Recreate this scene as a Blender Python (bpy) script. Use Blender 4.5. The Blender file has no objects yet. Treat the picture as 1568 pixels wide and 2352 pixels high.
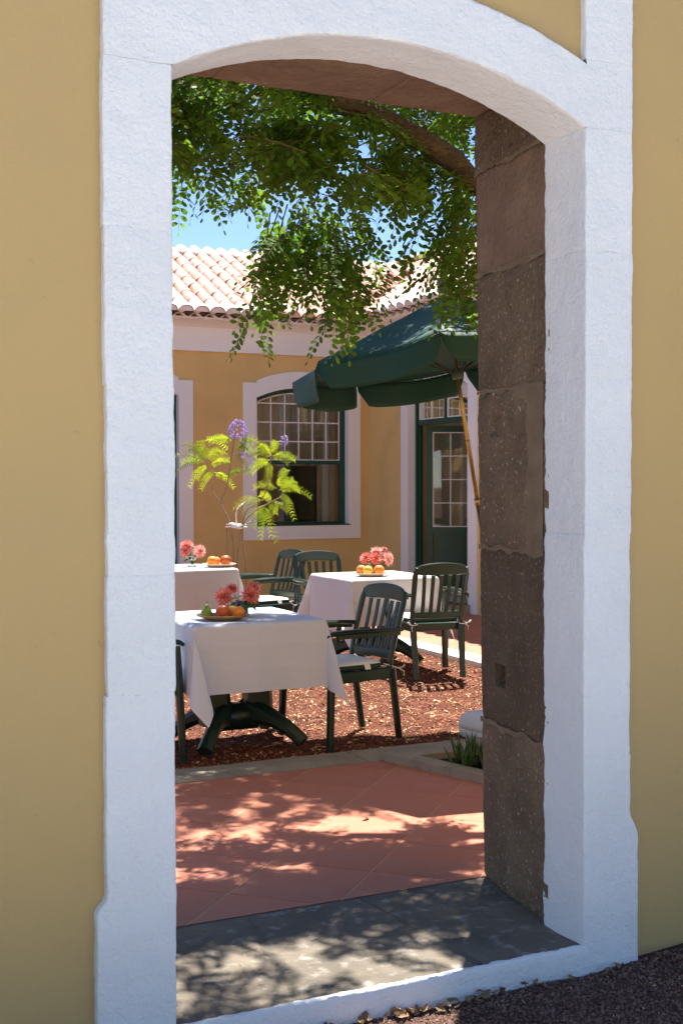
import bpy, math, random
import numpy as np
from mathutils import Vector, Matrix, noise, Quaternion
random.seed(7); np.random.seed(7)
SC = bpy.context.scene; COL = SC.collection
PI = math.pi

# ------------------------------------------------------------------ camera
YAW = math.radians(25.8); F = 2860.0; PITCH = math.atan(68/F); ROLL = math.radians(0.11)
cam_d = bpy.data.cameras.new('camera'); cam = bpy.data.objects.new('camera', cam_d); COL.objects.link(cam)
cam_d.sensor_fit = 'VERTICAL'; cam_d.sensor_height = 36; cam_d.sensor_width = 24
cam_d.lens = F/2352*36; cam_d.clip_start = .05; cam_d.clip_end = 2000
cam.location = (0, -3.25, 1.5)
fw = Vector((math.sin(YAW)*math.cos(PITCH), math.cos(YAW)*math.cos(PITCH), -math.sin(PITCH)))
rt = Vector((math.cos(YAW), -math.sin(YAW), 0)); up = rt.cross(fw)
R_ = rt*math.cos(ROLL)-up*math.sin(ROLL); U_ = up*math.cos(ROLL)+rt*math.sin(ROLL)
cam.rotation_mode = 'QUATERNION'
cam.rotation_quaternion = Matrix((R_, U_, -fw)).transposed().to_quaternion()
SC.camera = cam

# ------------------------------------------------------------------ light
SUN_EL = math.radians(66); SAZ = Vector((.58, .815, 0)).normalized()
sdir = Vector((SAZ.x*math.cos(SUN_EL), SAZ.y*math.cos(SUN_EL), math.sin(SUN_EL)))
w = bpy.data.worlds.new('World'); SC.world = w; w.use_nodes = True
nt = w.node_tree; nt.nodes.clear()
sky = nt.nodes.new('ShaderNodeTexSky'); sky.sky_type = 'NISHITA'; sky.sun_disc = False
sky.sun_elevation = SUN_EL; sky.sun_rotation = math.atan2(SAZ.x, SAZ.y); sky.air_density = 0.7; sky.dust_density = 0.0; sky.ozone_density = 3.0
bg = nt.nodes.new('ShaderNodeBackground'); bg.inputs[1].default_value = 0.072
wo = nt.nodes.new('ShaderNodeOutputWorld'); nt.links.new(sky.outputs[0], bg.inputs[0]); nt.links.new(bg.outputs[0], wo.inputs[0])
sl = bpy.data.lights.new('sun', 'SUN'); sl.energy = 4.8; sl.angle = math.radians(.53); sl.color = (1, .95, .86)
so = bpy.data.objects.new('sun', sl); COL.objects.link(so); so.rotation_mode = 'QUATERNION'; so.rotation_quaternion = sdir.to_track_quat('Z', 'Y')
so.location = sdir*20
SC.view_settings.view_transform = 'Standard'; SC.view_settings.look = 'None'; SC.view_settings.gamma = 1
SC.view_settings.use_curve_mapping = False; SC.view_settings.exposure = 1.62
SC.render.engine = 'CYCLES'
SC.cycles.max_bounces = 8; SC.cycles.transparent_max_bounces = 24

# ------------------------------------------------------------------ materials
MATS = {}
def mat(name, c1, c2=None, scale=3, rough=.6, bump=0, bscale=40, detail=6, c3=None, scale3=30, amt3=.3, metal=0, spec=.5, objrand=0, island=0,
        trans=0, bdist=.01, coat=0, stretch=None, thr=None, bump2=0, b2scale=8, sheen=0):
    if name in MATS: return MATS[name]
    m = bpy.data.materials.new(name); m.use_nodes = True; N = m.node_tree.nodes; L = m.node_tree.links
    b = N['Principled BSDF']; out = N['Material Output']
    tc = N.new('ShaderNodeTexCoord'); mp = N.new('ShaderNodeMapping'); L.new(tc.outputs['Object'], mp.inputs[0])
    if stretch: mp.inputs['Scale'].default_value = stretch
    v = mp.outputs[0]
    def noi(s, d=detail, r=.55):
        n = N.new('ShaderNodeTexNoise'); n.inputs['Scale'].default_value = s; n.inputs['Detail'].default_value = d; n.inputs['Roughness'].default_value = r
        L.new(v, n.inputs['Vector']); return n.outputs['Fac']
    def ramp(x, lo, hi):
        r = N.new('ShaderNodeMapRange'); r.inputs[1].default_value = lo; r.inputs[2].default_value = hi; L.new(x, r.inputs[0]); return r.outputs[0]
    def mix(f, a, bb, typ='MIX'):
        x = N.new('ShaderNodeMixRGB'); x.blend_type = typ
        for i, q in ((0, f), (1, a), (2, bb)):
            if isinstance(q, (int, float)): x.inputs[i].default_value = q
            elif isinstance(q, tuple): x.inputs[i].default_value = (*q, 1)
            else: L.new(q, x.inputs[i])
        return x.outputs[0]
    c = c1
    if c2: c = mix(ramp(noi(scale), .32, .68), c1, c2)
    if c3:
        lo, hi = thr or (.5, .72)
        f = ramp(noi(scale3), lo, hi); mm = N.new('ShaderNodeMath'); mm.operation = 'MULTIPLY'; L.new(f, mm.inputs[0]); mm.inputs[1].default_value = amt3
        c = mix(mm.outputs[0], c, c3)
    if objrand or island:
        if island: o = N.new('ShaderNodeNewGeometry').outputs['Random Per Island']
        else: o = N.new('ShaderNodeObjectInfo').outputs['Random']
        hs = N.new('ShaderNodeHueSaturation'); k = island or objrand
        mr = N.new('ShaderNodeMapRange'); mr.inputs[3].default_value = 1-k; mr.inputs[4].default_value = 1+k; L.new(o, mr.inputs[0])
        L.new(mr.outputs[0], hs.inputs['Value'])
        if isinstance(c, tuple): hs.inputs['Color'].default_value = (*c, 1)
        else: L.new(c, hs.inputs['Color'])
        c = hs.outputs[0]
    if isinstance(c, tuple): b.inputs['Base Color'].default_value = (*c, 1)
    else: L.new(c, b.inputs['Base Color'])
    b.inputs['Roughness'].default_value = rough; b.inputs['Metallic'].default_value = metal
    b.inputs['Specular IOR Level'].default_value = spec
    if coat: b.inputs['Coat Weight'].default_value = coat
    if sheen: b.inputs['Sheen Weight'].default_value = sheen
    if bump:
        h = noi(bscale, 5, .6)
        bp = N.new('ShaderNodeBump'); bp.inputs['Strength'].default_value = bump; bp.inputs['Distance'].default_value = bdist; L.new(h, bp.inputs['Height'])
        last = bp
        if bump2:
            bp2 = N.new('ShaderNodeBump'); bp2.inputs['Strength'].default_value = bump2; bp2.inputs['Distance'].default_value = bdist*3
            L.new(noi(b2scale, 3), bp2.inputs['Height']); L.new(bp2.outputs[0], bp.inputs['Normal'])
        L.new(bp.outputs[0], b.inputs['Normal'])
    if trans:
        t = N.new('ShaderNodeBsdfTranslucent'); ms = N.new('ShaderNodeMixShader'); ms.inputs[0].default_value = trans
        tcx = mix(1.0, c, (1.5, 1.5, .42), 'MULTIPLY') if trans < .6 and name.startswith('leaf') else c
        if isinstance(tcx, tuple): t.inputs[0].default_value = (*tcx, 1)
        else: L.new(tcx, t.inputs[0])
        L.new(b.outputs[0], ms.inputs[1]); L.new(t.outputs[0], ms.inputs[2]); L.new(ms.outputs[0], out.inputs[0])
    MATS[name] = m; return m

M_white = mat('white_rough_paint', (.82, .82, .82), (.76, .76, .76), 2.5, .75, .8, 85, bdist=.0065, bump2=.3, b2scale=38, c3=(.60, .53, .45), scale3=7, amt3=.28, thr=(.6, .78), spec=.25)
M_yell = mat('ochre_plaster_outer', (.54, .365, .15), (.49, .34, .155), .9, .85, .45, 60, bdist=.004, c3=(.36, .25, .12), scale3=34, amt3=.45, thr=(.66, .74), bump2=.25, b2scale=9, spec=.2)
M_yell2 = mat('ochre_plaster_house', (.76, .53, .22), (.71, .485, .195), .8, .85, .25, 80, bdist=.003, c3=(.5, .33, .13), scale3=1.6, amt3=.3, spec=.2)
M_stone = mat('brown_tuff', (.20, .135, .082), (.13, .09, .056), 5, .9, 1.0, 55, bdist=.012, c3=(.48, .40, .32), scale3=75, amt3=.85, thr=(.60, .70), bump2=1.0, b2scale=14, spec=.2, objrand=.22)
M_stone2 = mat('red_tuff', (.27, .175, .115), (.20, .125, .085), 4, .9, 1.0, 45, bdist=.012, c3=(.10, .06, .045), scale3=22, amt3=.6, thr=(.6, .75), bump2=.8, b2scale=9, spec=.2)
M_mort = mat('tan_mortar', (.26, .185, .115), (.17, .12, .075), 9, .9, .9, 70, bdist=.006, spec=.2)
M_sill = mat('basalt_slab', (.21, .17, .125), (.105, .09, .072), 3.2, .8, .8, 45, bdist=.007, c3=(.42, .40, .36), scale3=16, amt3=.7, thr=(.55, .75), bump2=.7, b2scale=7, spec=.3)
M_terr = mat('painted_terracotta', (.50, .185, .108), (.44, .155, .092), 2.2, .6, .25, 90, bdist=.002, c3=(.52, .24, .17), scale3=5, amt3=.5, thr=(.48, .75), objrand=.05, spec=.3)
M_grout = mat('ochre_grout', (.60, .35, .19), (.50, .27, .14), 12, .9, .3, 90, bdist=.002)
M_conc = mat('concrete', (.36, .31, .24), (.27, .235, .18), 5, .9, .8, 60, bdist=.006, c3=(.14, .12, .09), scale3=20, amt3=.6, thr=(.58, .75), spec=.2)
M_bounce_pave = mat('pale_bounce_paving', (.58, .57, .56), (.52, .51, .50), 3, .9, .4, 60, bdist=.004, spec=.2)
M_bed = mat('planting_soil', (.05, .04, .025), (.03, .025, .015), 12, .95, 1, 60, bdist=.02, spec=.1)
M_gmort = mat('grey_mortar', (.17, .145, .115), (.12, .105, .085), 9, .9, .8, 60, bdist=.006, spec=.2)
M_wkerb = mat('white_kerb', (.78, .77, .74), (.68, .66, .62), 8, .8, .5, 60, bdist=.004, spec=.2)
M_soil = mat('reddish_soil', (.16, .065, .04), (.10, .045, .03), 12, .95, 1, 60, bdist=.02, spec=.1)
M_chip = mat('bark_and_lapilli', (.25, .082, .045), (.15, .05, .032), 6, .85, 0, island=.55, spec=.2)
M_chip2 = mat('pale_leaf_litter', (.62, .47, .26), (.55, .3, .14), 6, .8, 0, island=.4, spec=.2)
M_lava = mat('dark_lava_grit', (.26, .15, .115), (.17, .10, .08), 9, .9, 1, 120, bdist=.008, spec=.2, island=.45)
M_soil2 = mat('dark_soil', (.12, .07, .052), (.08, .048, .036), 12, .95, 1, 90, bdist=.012, spec=.1)
M_green = mat('dark_green_plastic', (.009, .029, .021), (.011, .034, .025), 6, .32, .12, 160, bdist=.001, spec=.5)
M_gpaint = mat('dark_green_gloss_paint', (.010, .058, .038), (.013, .068, .044), 5, .35, .1, 60, bdist=.002, spec=.5)
M_wpaint = mat('white_gloss_paint', (.8, .79, .76), None, rough=.4, spec=.5)
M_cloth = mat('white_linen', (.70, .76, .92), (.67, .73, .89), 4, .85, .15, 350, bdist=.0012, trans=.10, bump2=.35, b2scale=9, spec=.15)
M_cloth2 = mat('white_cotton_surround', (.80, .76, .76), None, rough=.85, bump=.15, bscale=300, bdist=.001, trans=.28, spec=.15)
M_cush = mat('white_cushion_fabric', (.82, .81, .78), None, rough=.9, bump=.2, bscale=200, bdist=.002)
M_cband = mat('green_cushion_band', (.02, .045, .035), None, rough=.85)
M_umb = mat('green_parasol_canvas', (.014, .062, .046), (.017, .070, .052), 3, .62, .2, 260, bdist=.001, trans=.025, bump2=.2, b2scale=5, spec=.35)
M_brass = mat('brass_pole', (.62, .42, .15), (.5, .33, .11), 30, .28, metal=.9)
M_wood = mat('varnished_wood', (.35, .15, .05), (.25, .1, .035), 20, .4)
M_grey = mat('grey_plastic', (.12, .15, .15), None, rough=.4)
M_rib = mat('dark_rib_metal', (.03, .035, .032), None, rough=.5)
M_wplast = mat('white_plastic', (.74, .74, .73), (.68, .68, .66), 4, .45, .1, 40, bdist=.002)
M_bark = mat('tree_bark', (.13, .085, .05), (.07, .045, .03), 14, .9, 1, 40, bdist=.02, c3=(.24, .19, .12), scale3=9, amt3=.6, stretch=(1, 3, 3), bump2=1, b2scale=14)
M_twig = mat('twig_bark', (.16, .11, .06), None, rough=.8)
M_leaf = mat('leaf_tree', (.17, .29, .026), (.085, .19, .02), 3, .55, trans=.66, island=.35, spec=.25)
M_jleaf = mat('leaf_jacaranda', (.40, .46, .06), (.22, .33, .05), 5, .5, trans=.5, island=.3, spec=.35)
M_lilac = mat('lilac_petals', (.42, .32, .72), (.55, .45, .82), 60, .6, trans=.35, island=.25)
M_jstem = mat('jacaranda_stem', (.36, .24, .16), (.26, .17, .11), 30, .8)
M_succ = mat('leaf_succulent', (.07, .14, .035), (.05, .11, .03), 8, .4, trans=.2, spec=.5, island=.2)
M_petal = mat('salmon_petals', (.86, .32, .26), (.80, .22, .18), 30, .6, trans=.3, island=.25)
M_petal2 = mat('pale_pink_petals', (.92, .58, .52), (.9, .42, .37), 30, .6, trans=.3, island=.25)
M_dleaf = mat('leaf_dahlia', (.035, .11, .03), (.05, .14, .035), 12, .45, trans=.2)
M_roof = mat('clay_roof_tile', (.64, .41, .33), (.54, .31, .235), 3, .85, .5, 50, bdist=.004, c3=(.75, .62, .54), scale3=7, amt3=.7, thr=(.45, .7), objrand=.16, spec=.2)
M_roofs = mat('clay_roof_pan', (.42, .22, .15), (.34, .17, .12), 6, .9, .5, 40, bdist=.004)
M_ridge = mat('whitened_clay', (.82, .75, .72), (.74, .62, .57), 5, .85, .4, 50, bdist=.004, objrand=.08)
M_wsm = mat('white_smooth_render', (.87, .86, .86), (.84, .83, .82), 1.5, .8, .2, 60, bdist=.003, spec=.2)
M_wick = mat('wicker', (.40, .26, .12), (.25, .15, .07), 90, .7, .8, 220, bdist=.004)
M_plate = mat('pale_straw_plate', (.72, .60, .42), (.5, .36, .2), 70, .7, .6, 180, bdist=.003)
M_curt = mat('beige_curtain', (.82, .75, .60), None, rough=.9, trans=.3)
M_room = mat('room_wall', (.74, .69, .58), None, rough=.9)
M_roomf = mat('room_floor', (.16, .09, .05), None, rough=.5)
M_dark = mat('dark_picture', (.03, .02, .016), (.10, .05, .02), 9, .5)
M_dry = mat('dry_leaf', (.20, .12, .065), (.32, .20, .10), 25, .85, objrand=.35, trans=.15)

def glass_mat(name, tint=(1, 1, 1), ior=1.5, extra=.05):
    m = bpy.data.materials.new(name); m.use_nodes = True; N = m.node_tree.nodes; L = m.node_tree.links
    N.remove(N['Principled BSDF']); g = N.new('ShaderNodeBsdfGlossy'); g.inputs['Roughness'].default_value = .02
    t = N.new('ShaderNodeBsdfTransparent'); t.inputs[0].default_value = (*tint, 1)
    fr = N.new('ShaderNodeFresnel'); fr.inputs[0].default_value = ior
    ad = N.new('ShaderNodeMath'); ad.operation = 'ADD'; ad.inputs[1].default_value = extra; ad.use_clamp = True; L.new(fr.outputs[0], ad.inputs[0])
    mx = N.new('ShaderNodeMixShader'); L.new(ad.outputs[0], mx.inputs[0]); L.new(t.outputs[0], mx.inputs[1]); L.new(g.outputs[0], mx.inputs[2])
    L.new(mx.outputs[0], N['Material Output'].inputs[0]); return m
M_glass = glass_mat('window_glass', (.86, .88, .86), 1.5, .10)
M_vase = glass_mat('vase_glass', (.93, .95, .95), 1.5, .12)

# ------------------------------------------------------------------ helpers
def tag(o, label=None, cat=None, group=None, kind=None):
    if label: o['label'] = label
    if cat: o['category'] = cat
    if group: o['group'] = group
    if kind: o['kind'] = kind
    return o
def thing(name, label, cat, loc=(0, 0, 0), rz=0, group=None):
    o = bpy.data.objects.new(name, None); COL.objects.link(o); o.location = loc; o.rotation_euler = (0, 0, rz); o.empty_display_size = .1
    return tag(o, label, cat, group)
class MB:
    def __init__(s): s.v = []; s.f = []; s.mi = []
    def add(s, vs, fs, mi=0):
        n = len(s.v); s.v += [tuple(p) for p in vs]; s.f += [tuple(i+n for i in f) for f in fs]; s.mi += [mi]*len(fs); return s
    def box(s, x0, x1, y0, y1, z0, z1, M=None):
        vs = [(x, y, z) for x in (x0, x1) for y in (y0, y1) for z in (z0, z1)]
        if M: vs = [M @ Vector(p) for p in vs]
        return s.add(vs, [(0, 1, 3, 2), (4, 6, 7, 5), (0, 4, 5, 1), (2, 3, 7, 6), (0, 2, 6, 4), (1, 5, 7, 3)])
    def bbox(s, x0, x1, y0, y1, z0, z1, b=.004):
        # bevelled box: 24 verts
        vs = []; idx = {}
        for i, x in enumerate((x0, x1)):
            for j, y in enumerate((y0, y1)):
                for k, z in enumerate((z0, z1)):
                    sx = b if i == 0 else -b; sy = b if j == 0 else -b; sz = b if k == 0 else -b
                    idx[i, j, k, 0] = len(vs); vs.append((x, y+sy, z+sz))
                    idx[i, j, k, 1] = len(vs); vs.append((x+sx, y, z+sz))
                    idx[i, j, k, 2] = len(vs); vs.append((x+sx, y+sy, z))
        I = idx; fs = []
        for i in (0, 1):
            q = [I[i, 0, 0, 0], I[i, 1, 0, 0], I[i, 1, 1, 0], I[i, 0, 1, 0]]; fs.append(q if i else q[::-1])
            q = [I[0, i, 0, 1], I[0, i, 1, 1], I[1, i, 1, 1], I[1, i, 0, 1]]; fs.append(q if i else q[::-1])
            q = [I[0, 0, i, 2], I[1, 0, i, 2], I[1, 1, i, 2], I[0, 1, i, 2]]; fs.append(q if i else q[::-1])
        for i in (0, 1):
            for j in (0, 1):
                fs.append((I[i, j, 0, 0], I[i, j, 1, 0], I[i, j, 1, 1], I[i, j, 0, 1]))
                fs.append((I[i, 0, j, 0], I[i, 1, j, 0], I[i, 1, j, 2], I[i, 0, j, 2]))
                fs.append((I[0, i, j, 1], I[1, i, j, 1], I[1, i, j, 2], I[0, i, j, 2]))
                for k in (0, 1): fs.append((I[i, j, k, 0], I[i, j, k, 1], I[i, j, k, 2]))
        return s.add(vs, fs)
    def bar(s, pts, w, t, ref=(0, 0, 1), n=8, caps=True, rnd=.3):
        """sweep a rounded rectangle; w along 'side', t along ref-ish"""
        P = [Vector(p) for p in pts]; m = len(P)
        W = w if hasattr(w, '__len__') else [w]*m; T = t if hasattr(t, '__len__') else [t]*m
        ref = Vector(ref); vs = []
        for i in range(m):
            tg = (P[min(i+1, m-1)]-P[max(i-1, 0)]).normalized()
            sd = ref.cross(tg)
            if sd.length < 1e-4: sd = Vector((1, 0, 0)).cross(tg)
            sd.normalize(); upv = tg.cross(sd).normalized()
            a, b = W[i]/2, T[i]/2
            if n == 8:
                r = min(a, b)*rnd*2
                sec = [(a, -b+r), (a, b-r), (a-r, b), (-a+r, b), (-a, b-r), (-a, -b+r), (-a+r, -b), (a-r, -b)]
            else: sec = [(a*math.cos(2*PI*k/n), b*math.sin(2*PI*k/n)) for k in range(n)]
            for (x, y) in sec: vs.append(P[i]+sd*x+upv*y)
        k = 8 if n == 8 else n; fs = []
        for i in range(m-1):
            for j in range(k): fs.append((i*k+j, i*k+(j+1) % k, (i+1)*k+(j+1) % k, (i+1)*k+j))
        if caps: fs.append(tuple(range(k))[::-1]); fs.append(tuple((m-1)*k+j for j in range(k)))
        return s.add(vs, fs)
    def tube(s, pts, r, n=7, caps=True):
        R = r if hasattr(r, '__len__') else [r]*len(pts)
        return s.bar(pts, [2*q for q in R], [2*q for q in R], n=n if n != 8 else 9, caps=caps, ref=(.13, .21, .97))
    def lathe(s, prof, n=20, c=(0, 0, 0), sx=1, sy=1, wob=None):
        vs = []; m = len(prof)
        for (r, z) in prof:
            for k in range(n):
                a = 2*PI*k/n; q = 1+(wob(a, z) if wob else 0); vs.append((c[0]+r*q*sx*math.cos(a), c[1]+r*q*sy*math.sin(a), c[2]+z))
        fs = [(i*n+j, i*n+(j+1) % n, (i+1)*n+(j+1) % n, (i+1)*n+j) for i in range(m-1) for j in range(n)]
        if prof[0][0] > 1e-5: fs.append(tuple(range(n))[::-1])
        if prof[-1][0] > 1e-5: fs.append(tuple((m-1)*n+j for j in range(n)))
        return s.add(vs, fs)
    def prism(s, poly, z0, z1, M=None):
        n = len(poly); vs = [(x, y, z0) for x, y in poly]+[(x, y, z1) for x, y in poly]
        if M: vs = [M @ Vector(p) for p in vs]
        return s.add(vs, [tuple(range(n))[::-1], tuple(range(n, 2*n))]+[(i, (i+1) % n, n+(i+1) % n, n+i) for i in range(n)])
    def mesh(s, name, mat_, smooth=False, auto=None):
        me = bpy.data.meshes.new(name); me.from_pydata(s.v, [], s.f)
        ms = mat_ if isinstance(mat_, (list, tuple)) else [mat_]
        for q in ms: me.materials.append(q)
        if len(ms) > 1: me.polygons.foreach_set('material_index', s.mi)
        if smooth or auto:
            me.polygons.foreach_set('use_smooth', [True]*len(me.polygons))
            if auto:
                import bmesh
                bm = bmesh.new(); bm.from_mesh(me)
                for e in bm.edges:
                    if len(e.link_faces) == 2 and e.calc_face_angle(0) > auto: e.smooth = False
                bm.to_mesh(me); bm.free()
        me.update(); return me
    def build(s, name, mat_, parent=None, smooth=False, auto=None):
        o = bpy.data.objects.new(name, s.mesh(name, mat_, smooth, auto)); COL.objects.link(o)
        if parent: o.parent = parent
        return o
def inst(name, me, parent=None, loc=(0, 0, 0), rot=None):
    o = bpy.data.objects.new(name, me); COL.objects.link(o)
    if parent: o.parent = parent
    o.location = loc
    if rot is not None:
        if isinstance(rot, Quaternion): o.rotation_mode = 'QUATERNION'; o.rotation_quaternion = rot
        else: o.rotation_euler = rot
    return o
def npobj(name, V, Fc, mats, parent=None, mi=None, smooth=False):
    me = bpy.data.meshes.new(name); me.from_pydata(V.tolist() if hasattr(V, 'tolist') else V, [], Fc.tolist() if hasattr(Fc, 'tolist') else Fc)
    for m in mats: me.materials.append(m)
    if mi is not None: me.polygons.foreach_set('material_index', mi)
    if smooth: me.polygons.foreach_set('use_smooth', [True]*len(me.polygons))
    o = bpy.data.objects.new(name, me); COL.objects.link(o)
    if parent: o.parent = parent
    return o
def copy_tree(o, parent=None):
    c = o.copy(); COL.objects.link(c)
    if parent: c.parent = parent
    for ch in list(o.children): copy_tree(ch, c)
    return c
def fin(o): return tag(o, kind='structure')
def nz(x, y, z, s): return noise.noise(Vector((x*s, y*s, z*s)))
def rough(p, a1=.003, s1=18, a2=.0015, s2=60):
    v = Vector(p); n1 = noise.noise_vector(v*s1); n2 = noise.noise_vector(v*s2+Vector((9, 3, 1)))
    return v+n1*a1+n2*a2

def ext_block(name, prof, path, mat_, parent, a1=.003, a2=.0015, s1=14, res=.014, groove=.0009, cap=True, hole=None):
    """prof: closed? no - open polyline of (u,v,nu,nv) ; path: list of functions mapping; here path(t)->maps (u,v)->xyz ; t list"""
    ts, fn = path
    n = len(prof); vs = []; m = len(ts)
    for i, t in enumerate(ts):
        g = groove if i in (0, m-1) else 0
        for (u, v, nu, nv) in prof:
            p = Vector(fn(t, u-nu*g, v-nv*g)); vs.append(rough(p, a1, s1, a2))
    fs = [(i*n+j, i*n+j+1, (i+1)*n+j+1, (i+1)*n+j) for i in range(m-1) for j in range(n-1)]
    if cap: fs += [tuple(range(n))[::-1], tuple((m-1)*n+j for j in range(n))]
    if hole: vs = [hole(p) for p in vs]
    def wavy(p):
        if p.y > .19: k = (p.y-.19)/.036; p = Vector((p.x, p.y+k*(.010*nz(1, 2, p.z, 5)+.006*nz(4, 2, p.z, 19)+.003*nz(4, 2, p.z, 60)), p.z))
        return p
    if name == 'surround_block': vs = [wavy(p) for p in vs]
    b = MB(); b.add(vs, fs); return b.build(name, mat_, parent, auto=math.radians(48))
def prof_path(pts, res=.014, rad=.007):
    """densify a polyline with rounded corners; returns (u,v,nu,nv)"""
    P = [Vector((a, b)) for a, b in pts]; out = []
    Q = [P[0]]
    for i in range(1, len(P)-1):
        d0 = (P[i]-P[i-1]).normalized(); d1 = (P[i+1]-P[i]).normalized()
        a = P[i]-d0*rad; c = P[i]+d1*rad
        for k in range(4):
            t = k/3; Q.append(a*(1-t)**2+P[i]*2*t*(1-t)+c*t*t)
    Q.append(P[-1]); D = [Q[0]]
    for a, b in zip(Q, Q[1:]):
        k = max(1, int((b-a).length/res))
        for j in range(1, k+1): D.append(a.lerp(b, j/k))
    for i, p in enumerate(D):
        tg = (D[min(i+1, len(D)-1)]-D[max(i-1, 0)]).normalized(); out.append((p.x, p.y, tg.y, -tg.x))
    return out
def frange(a, b, step):
    n = max(2, int(round(abs(b-a)/step))+1); return [a+(b-a)*i/(n-1) for i in range(n)]

# ================================================================== GROUND
b = MB(); b.add([(-300, -300, -.2), (300, -300, -.2), (300, 300, -.2), (-300, 300, -.2)], [(0, 1, 2, 3)])
fin(b.build('ground', M_soil2))
def sheet(name, x0, x1, y0, y1, z, step, amp, mat_, s=6, f=None):
    xs = frange(x0, x1, step); ys = frange(y0, y1, step); vs = []
    for y in ys:
        for x in xs: vs.append((x, y, z+amp*nz(x, y, .3, s)+(f(x, y) if f else 0)))
    n = len(xs); fs = [(j*n+i, j*n+i+1, (j+1)*n+i+1, (j+1)*n+i) for j in range(len(ys)-1) for i in range(n-1)]
    bb = MB(); bb.add(vs, fs); return fin(bb.build(name, mat_, smooth=True))
def outh(x, y): return .035*max(0, min(1, (x-2.5)/.5))
sheet('outer_gravel_bed', -4, 7, -5, .3, -.094, .06, .008, M_soil2, 5, outh)
b = MB(); b.box(-14, 14, -16, -1.55, -.16, -.07); fin(b.build('outer_bounce_paving', M_bounce_pave))  # unseen pale paving, added to bounce sunlight onto the shaded gateway wall
sheet('courtyard_gravel_bed', -3, 5.62, 2.8, 11.6, -.03, .09, .014, M_soil, 4)

# --- terrace slabs (diagonal painted tiles) each a part of the terrace
def clip(poly, a, bb, c):        # keep a*x+b*y<=c
    out = []
    for i in range(len(poly)):
        p, q = poly[i], poly[(i+1) % len(poly)]; dp = a*p[0]+bb*p[1]-c; dq = a*q[0]+bb*q[1]-c
        if dp <= 0: out.append(p)
        if dp*dq < 0: t = dp/(dp-dq); out.append((p[0]+(q[0]-p[0])*t, p[1]+(q[1]-p[1])*t))
    return out
def terrace(name, x0, x1, y0, y1, z, cuts=()):
    bb = MB(); bb.box(x0, x1, y0, y1, z-.12, z-.0012); base = fin(bb.build(name, M_grout))
    S = .585
    for i in range(-40, 60):
        for j in range(-40, 60):
            # cell: x-y in [S i+.01, ..], x+y in [..]
            g = .0055
            a0, a1 = S*i+.01+g, S*(i+1)+.01-g; c0, c1 = 4.34+S*j+.003, 4.34+S*(j+1)-.003
            q = [((a+c)/2, (c-a)/2) for a, c in ((a0, c0), (a1, c0), (a1, c1), (a0, c1))]
            cx = sum(p[0] for p in q)/4; cy = sum(p[1] for p in q)/4
            if not (x0-.5 < cx < x1+.5 and y0-.5 < cy < y1+.5): continue
            for cu in ((-1, 0, -x0), (1, 0, x1), (0, -1, -y0), (0, 1, y1))+tuple(cuts):
                q = clip(q, *cu)
                if len(q) < 3: break
            if len(q) < 3: continue
            ar = abs(sum(q[k][0]*q[(k+1) % len(q)][1]-q[(k+1) % len(q)][0]*q[k][1] for k in range(len(q))))/2
            if ar < .002: continue
            dz = random.uniform(-.0006, .0006); t = MB(); t.prism([(p[0]-cx, p[1]-cy) for p in q], -.02, 0)
            o = t.build('floor_tile', M_terr, base); o.location = (cx, cy, z+dz)
    return base
# planter left curb line from (3.1,2.655) to (3.68,.78)
pd = Vector((3.68-3.1, .78-2.655)).normalized(); pn = Vector((-pd.y, pd.x))   # pn points +x
terrace('near_terrace', .55, 3.95, .752, 2.665, 0, cuts=((pn.x, pn.y, pn.x*3.1+pn.y*2.655),))
terrace('far_terrace', 5.72, 7.52, 3.2, 11.5, .0)
b = MB(); b.box(2.2, 5.70, 9.25, 11.5, -.1, .0); fin(b.build('back_path', M_terr))

def rblock(name, corners, z0, z1, mat_, parent=None, step=.05, amp=.003):
    """quad footprint with rough top"""
    A, B, C_, D = [Vector(c) for c in corners]; nu = max(2, int((B-A).length/step)); nv = max(2, int((D-A).length/step)); vs = []
    for j in range(nv+1):
        for i in range(nu+1):
            p = A.lerp(B, i/nu).lerp(D.lerp(C_, i/nu), j/nv); e = .004 if i in (0, nu) or j in (0, nv) else 0
            q = rough((p.x, p.y, z1-e), amp, 7, amp*.5, 40); vs.append(q)
    n = nu+1; fs = [(j*n+i, j*n+i+1, (j+1)*n+i+1, (j+1)*n+i) for j in range(nv) for i in range(nu)]
    loop = [i for i in range(n)]+[j*n+nu for j in range(1, nv+1)]+[nv*n+i for i in range(nu-1, -1, -1)]+[j*n for j in range(nv-1, 0, -1)]
    k0 = len(vs); vs += [Vector((vs[i].x, vs[i].y, z0)) for i in loop]; m = len(loop)
    fs += [(loop[(k+1) % m], loop[k], k0+k, k0+(k+1) % m) for k in range(m)]
    bb = MB(); bb.add(vs, fs); return bb.build(name, mat_, parent, auto=math.radians(50))
kb = fin(rblock('concrete_strip', [(.6, 2.672), (1.9, 2.672), (1.9, 2.955), (.6, 2.955)], -.1, .006, M_conc))
for i, (xa, xb) in enumerate(((1.906, 3.02), (3.026, 4.4), (4.406, 5.6))): rblock('strip_slab', [(xa, 2.672), (xb, 2.672), (xb, 2.955), (xa, 2.955)], -.1, .006, M_conc, kb)
wk = fin(rblock('white_kerb_strip', [(5.47, 3.0), (5.70, 3.0), (5.70, 5.2), (5.47, 5.2)], -.1, .02, M_wkerb, amp=.004))
for i in range(3): rblock('kerb_block', [(5.47, 5.206+i*1.35), (5.70, 5.206+i*1.35), (5.70, 6.55+i*1.35), (5.47, 6.55+i*1.35)], -.1, .02, M_wkerb, wk, amp=.004)

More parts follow.
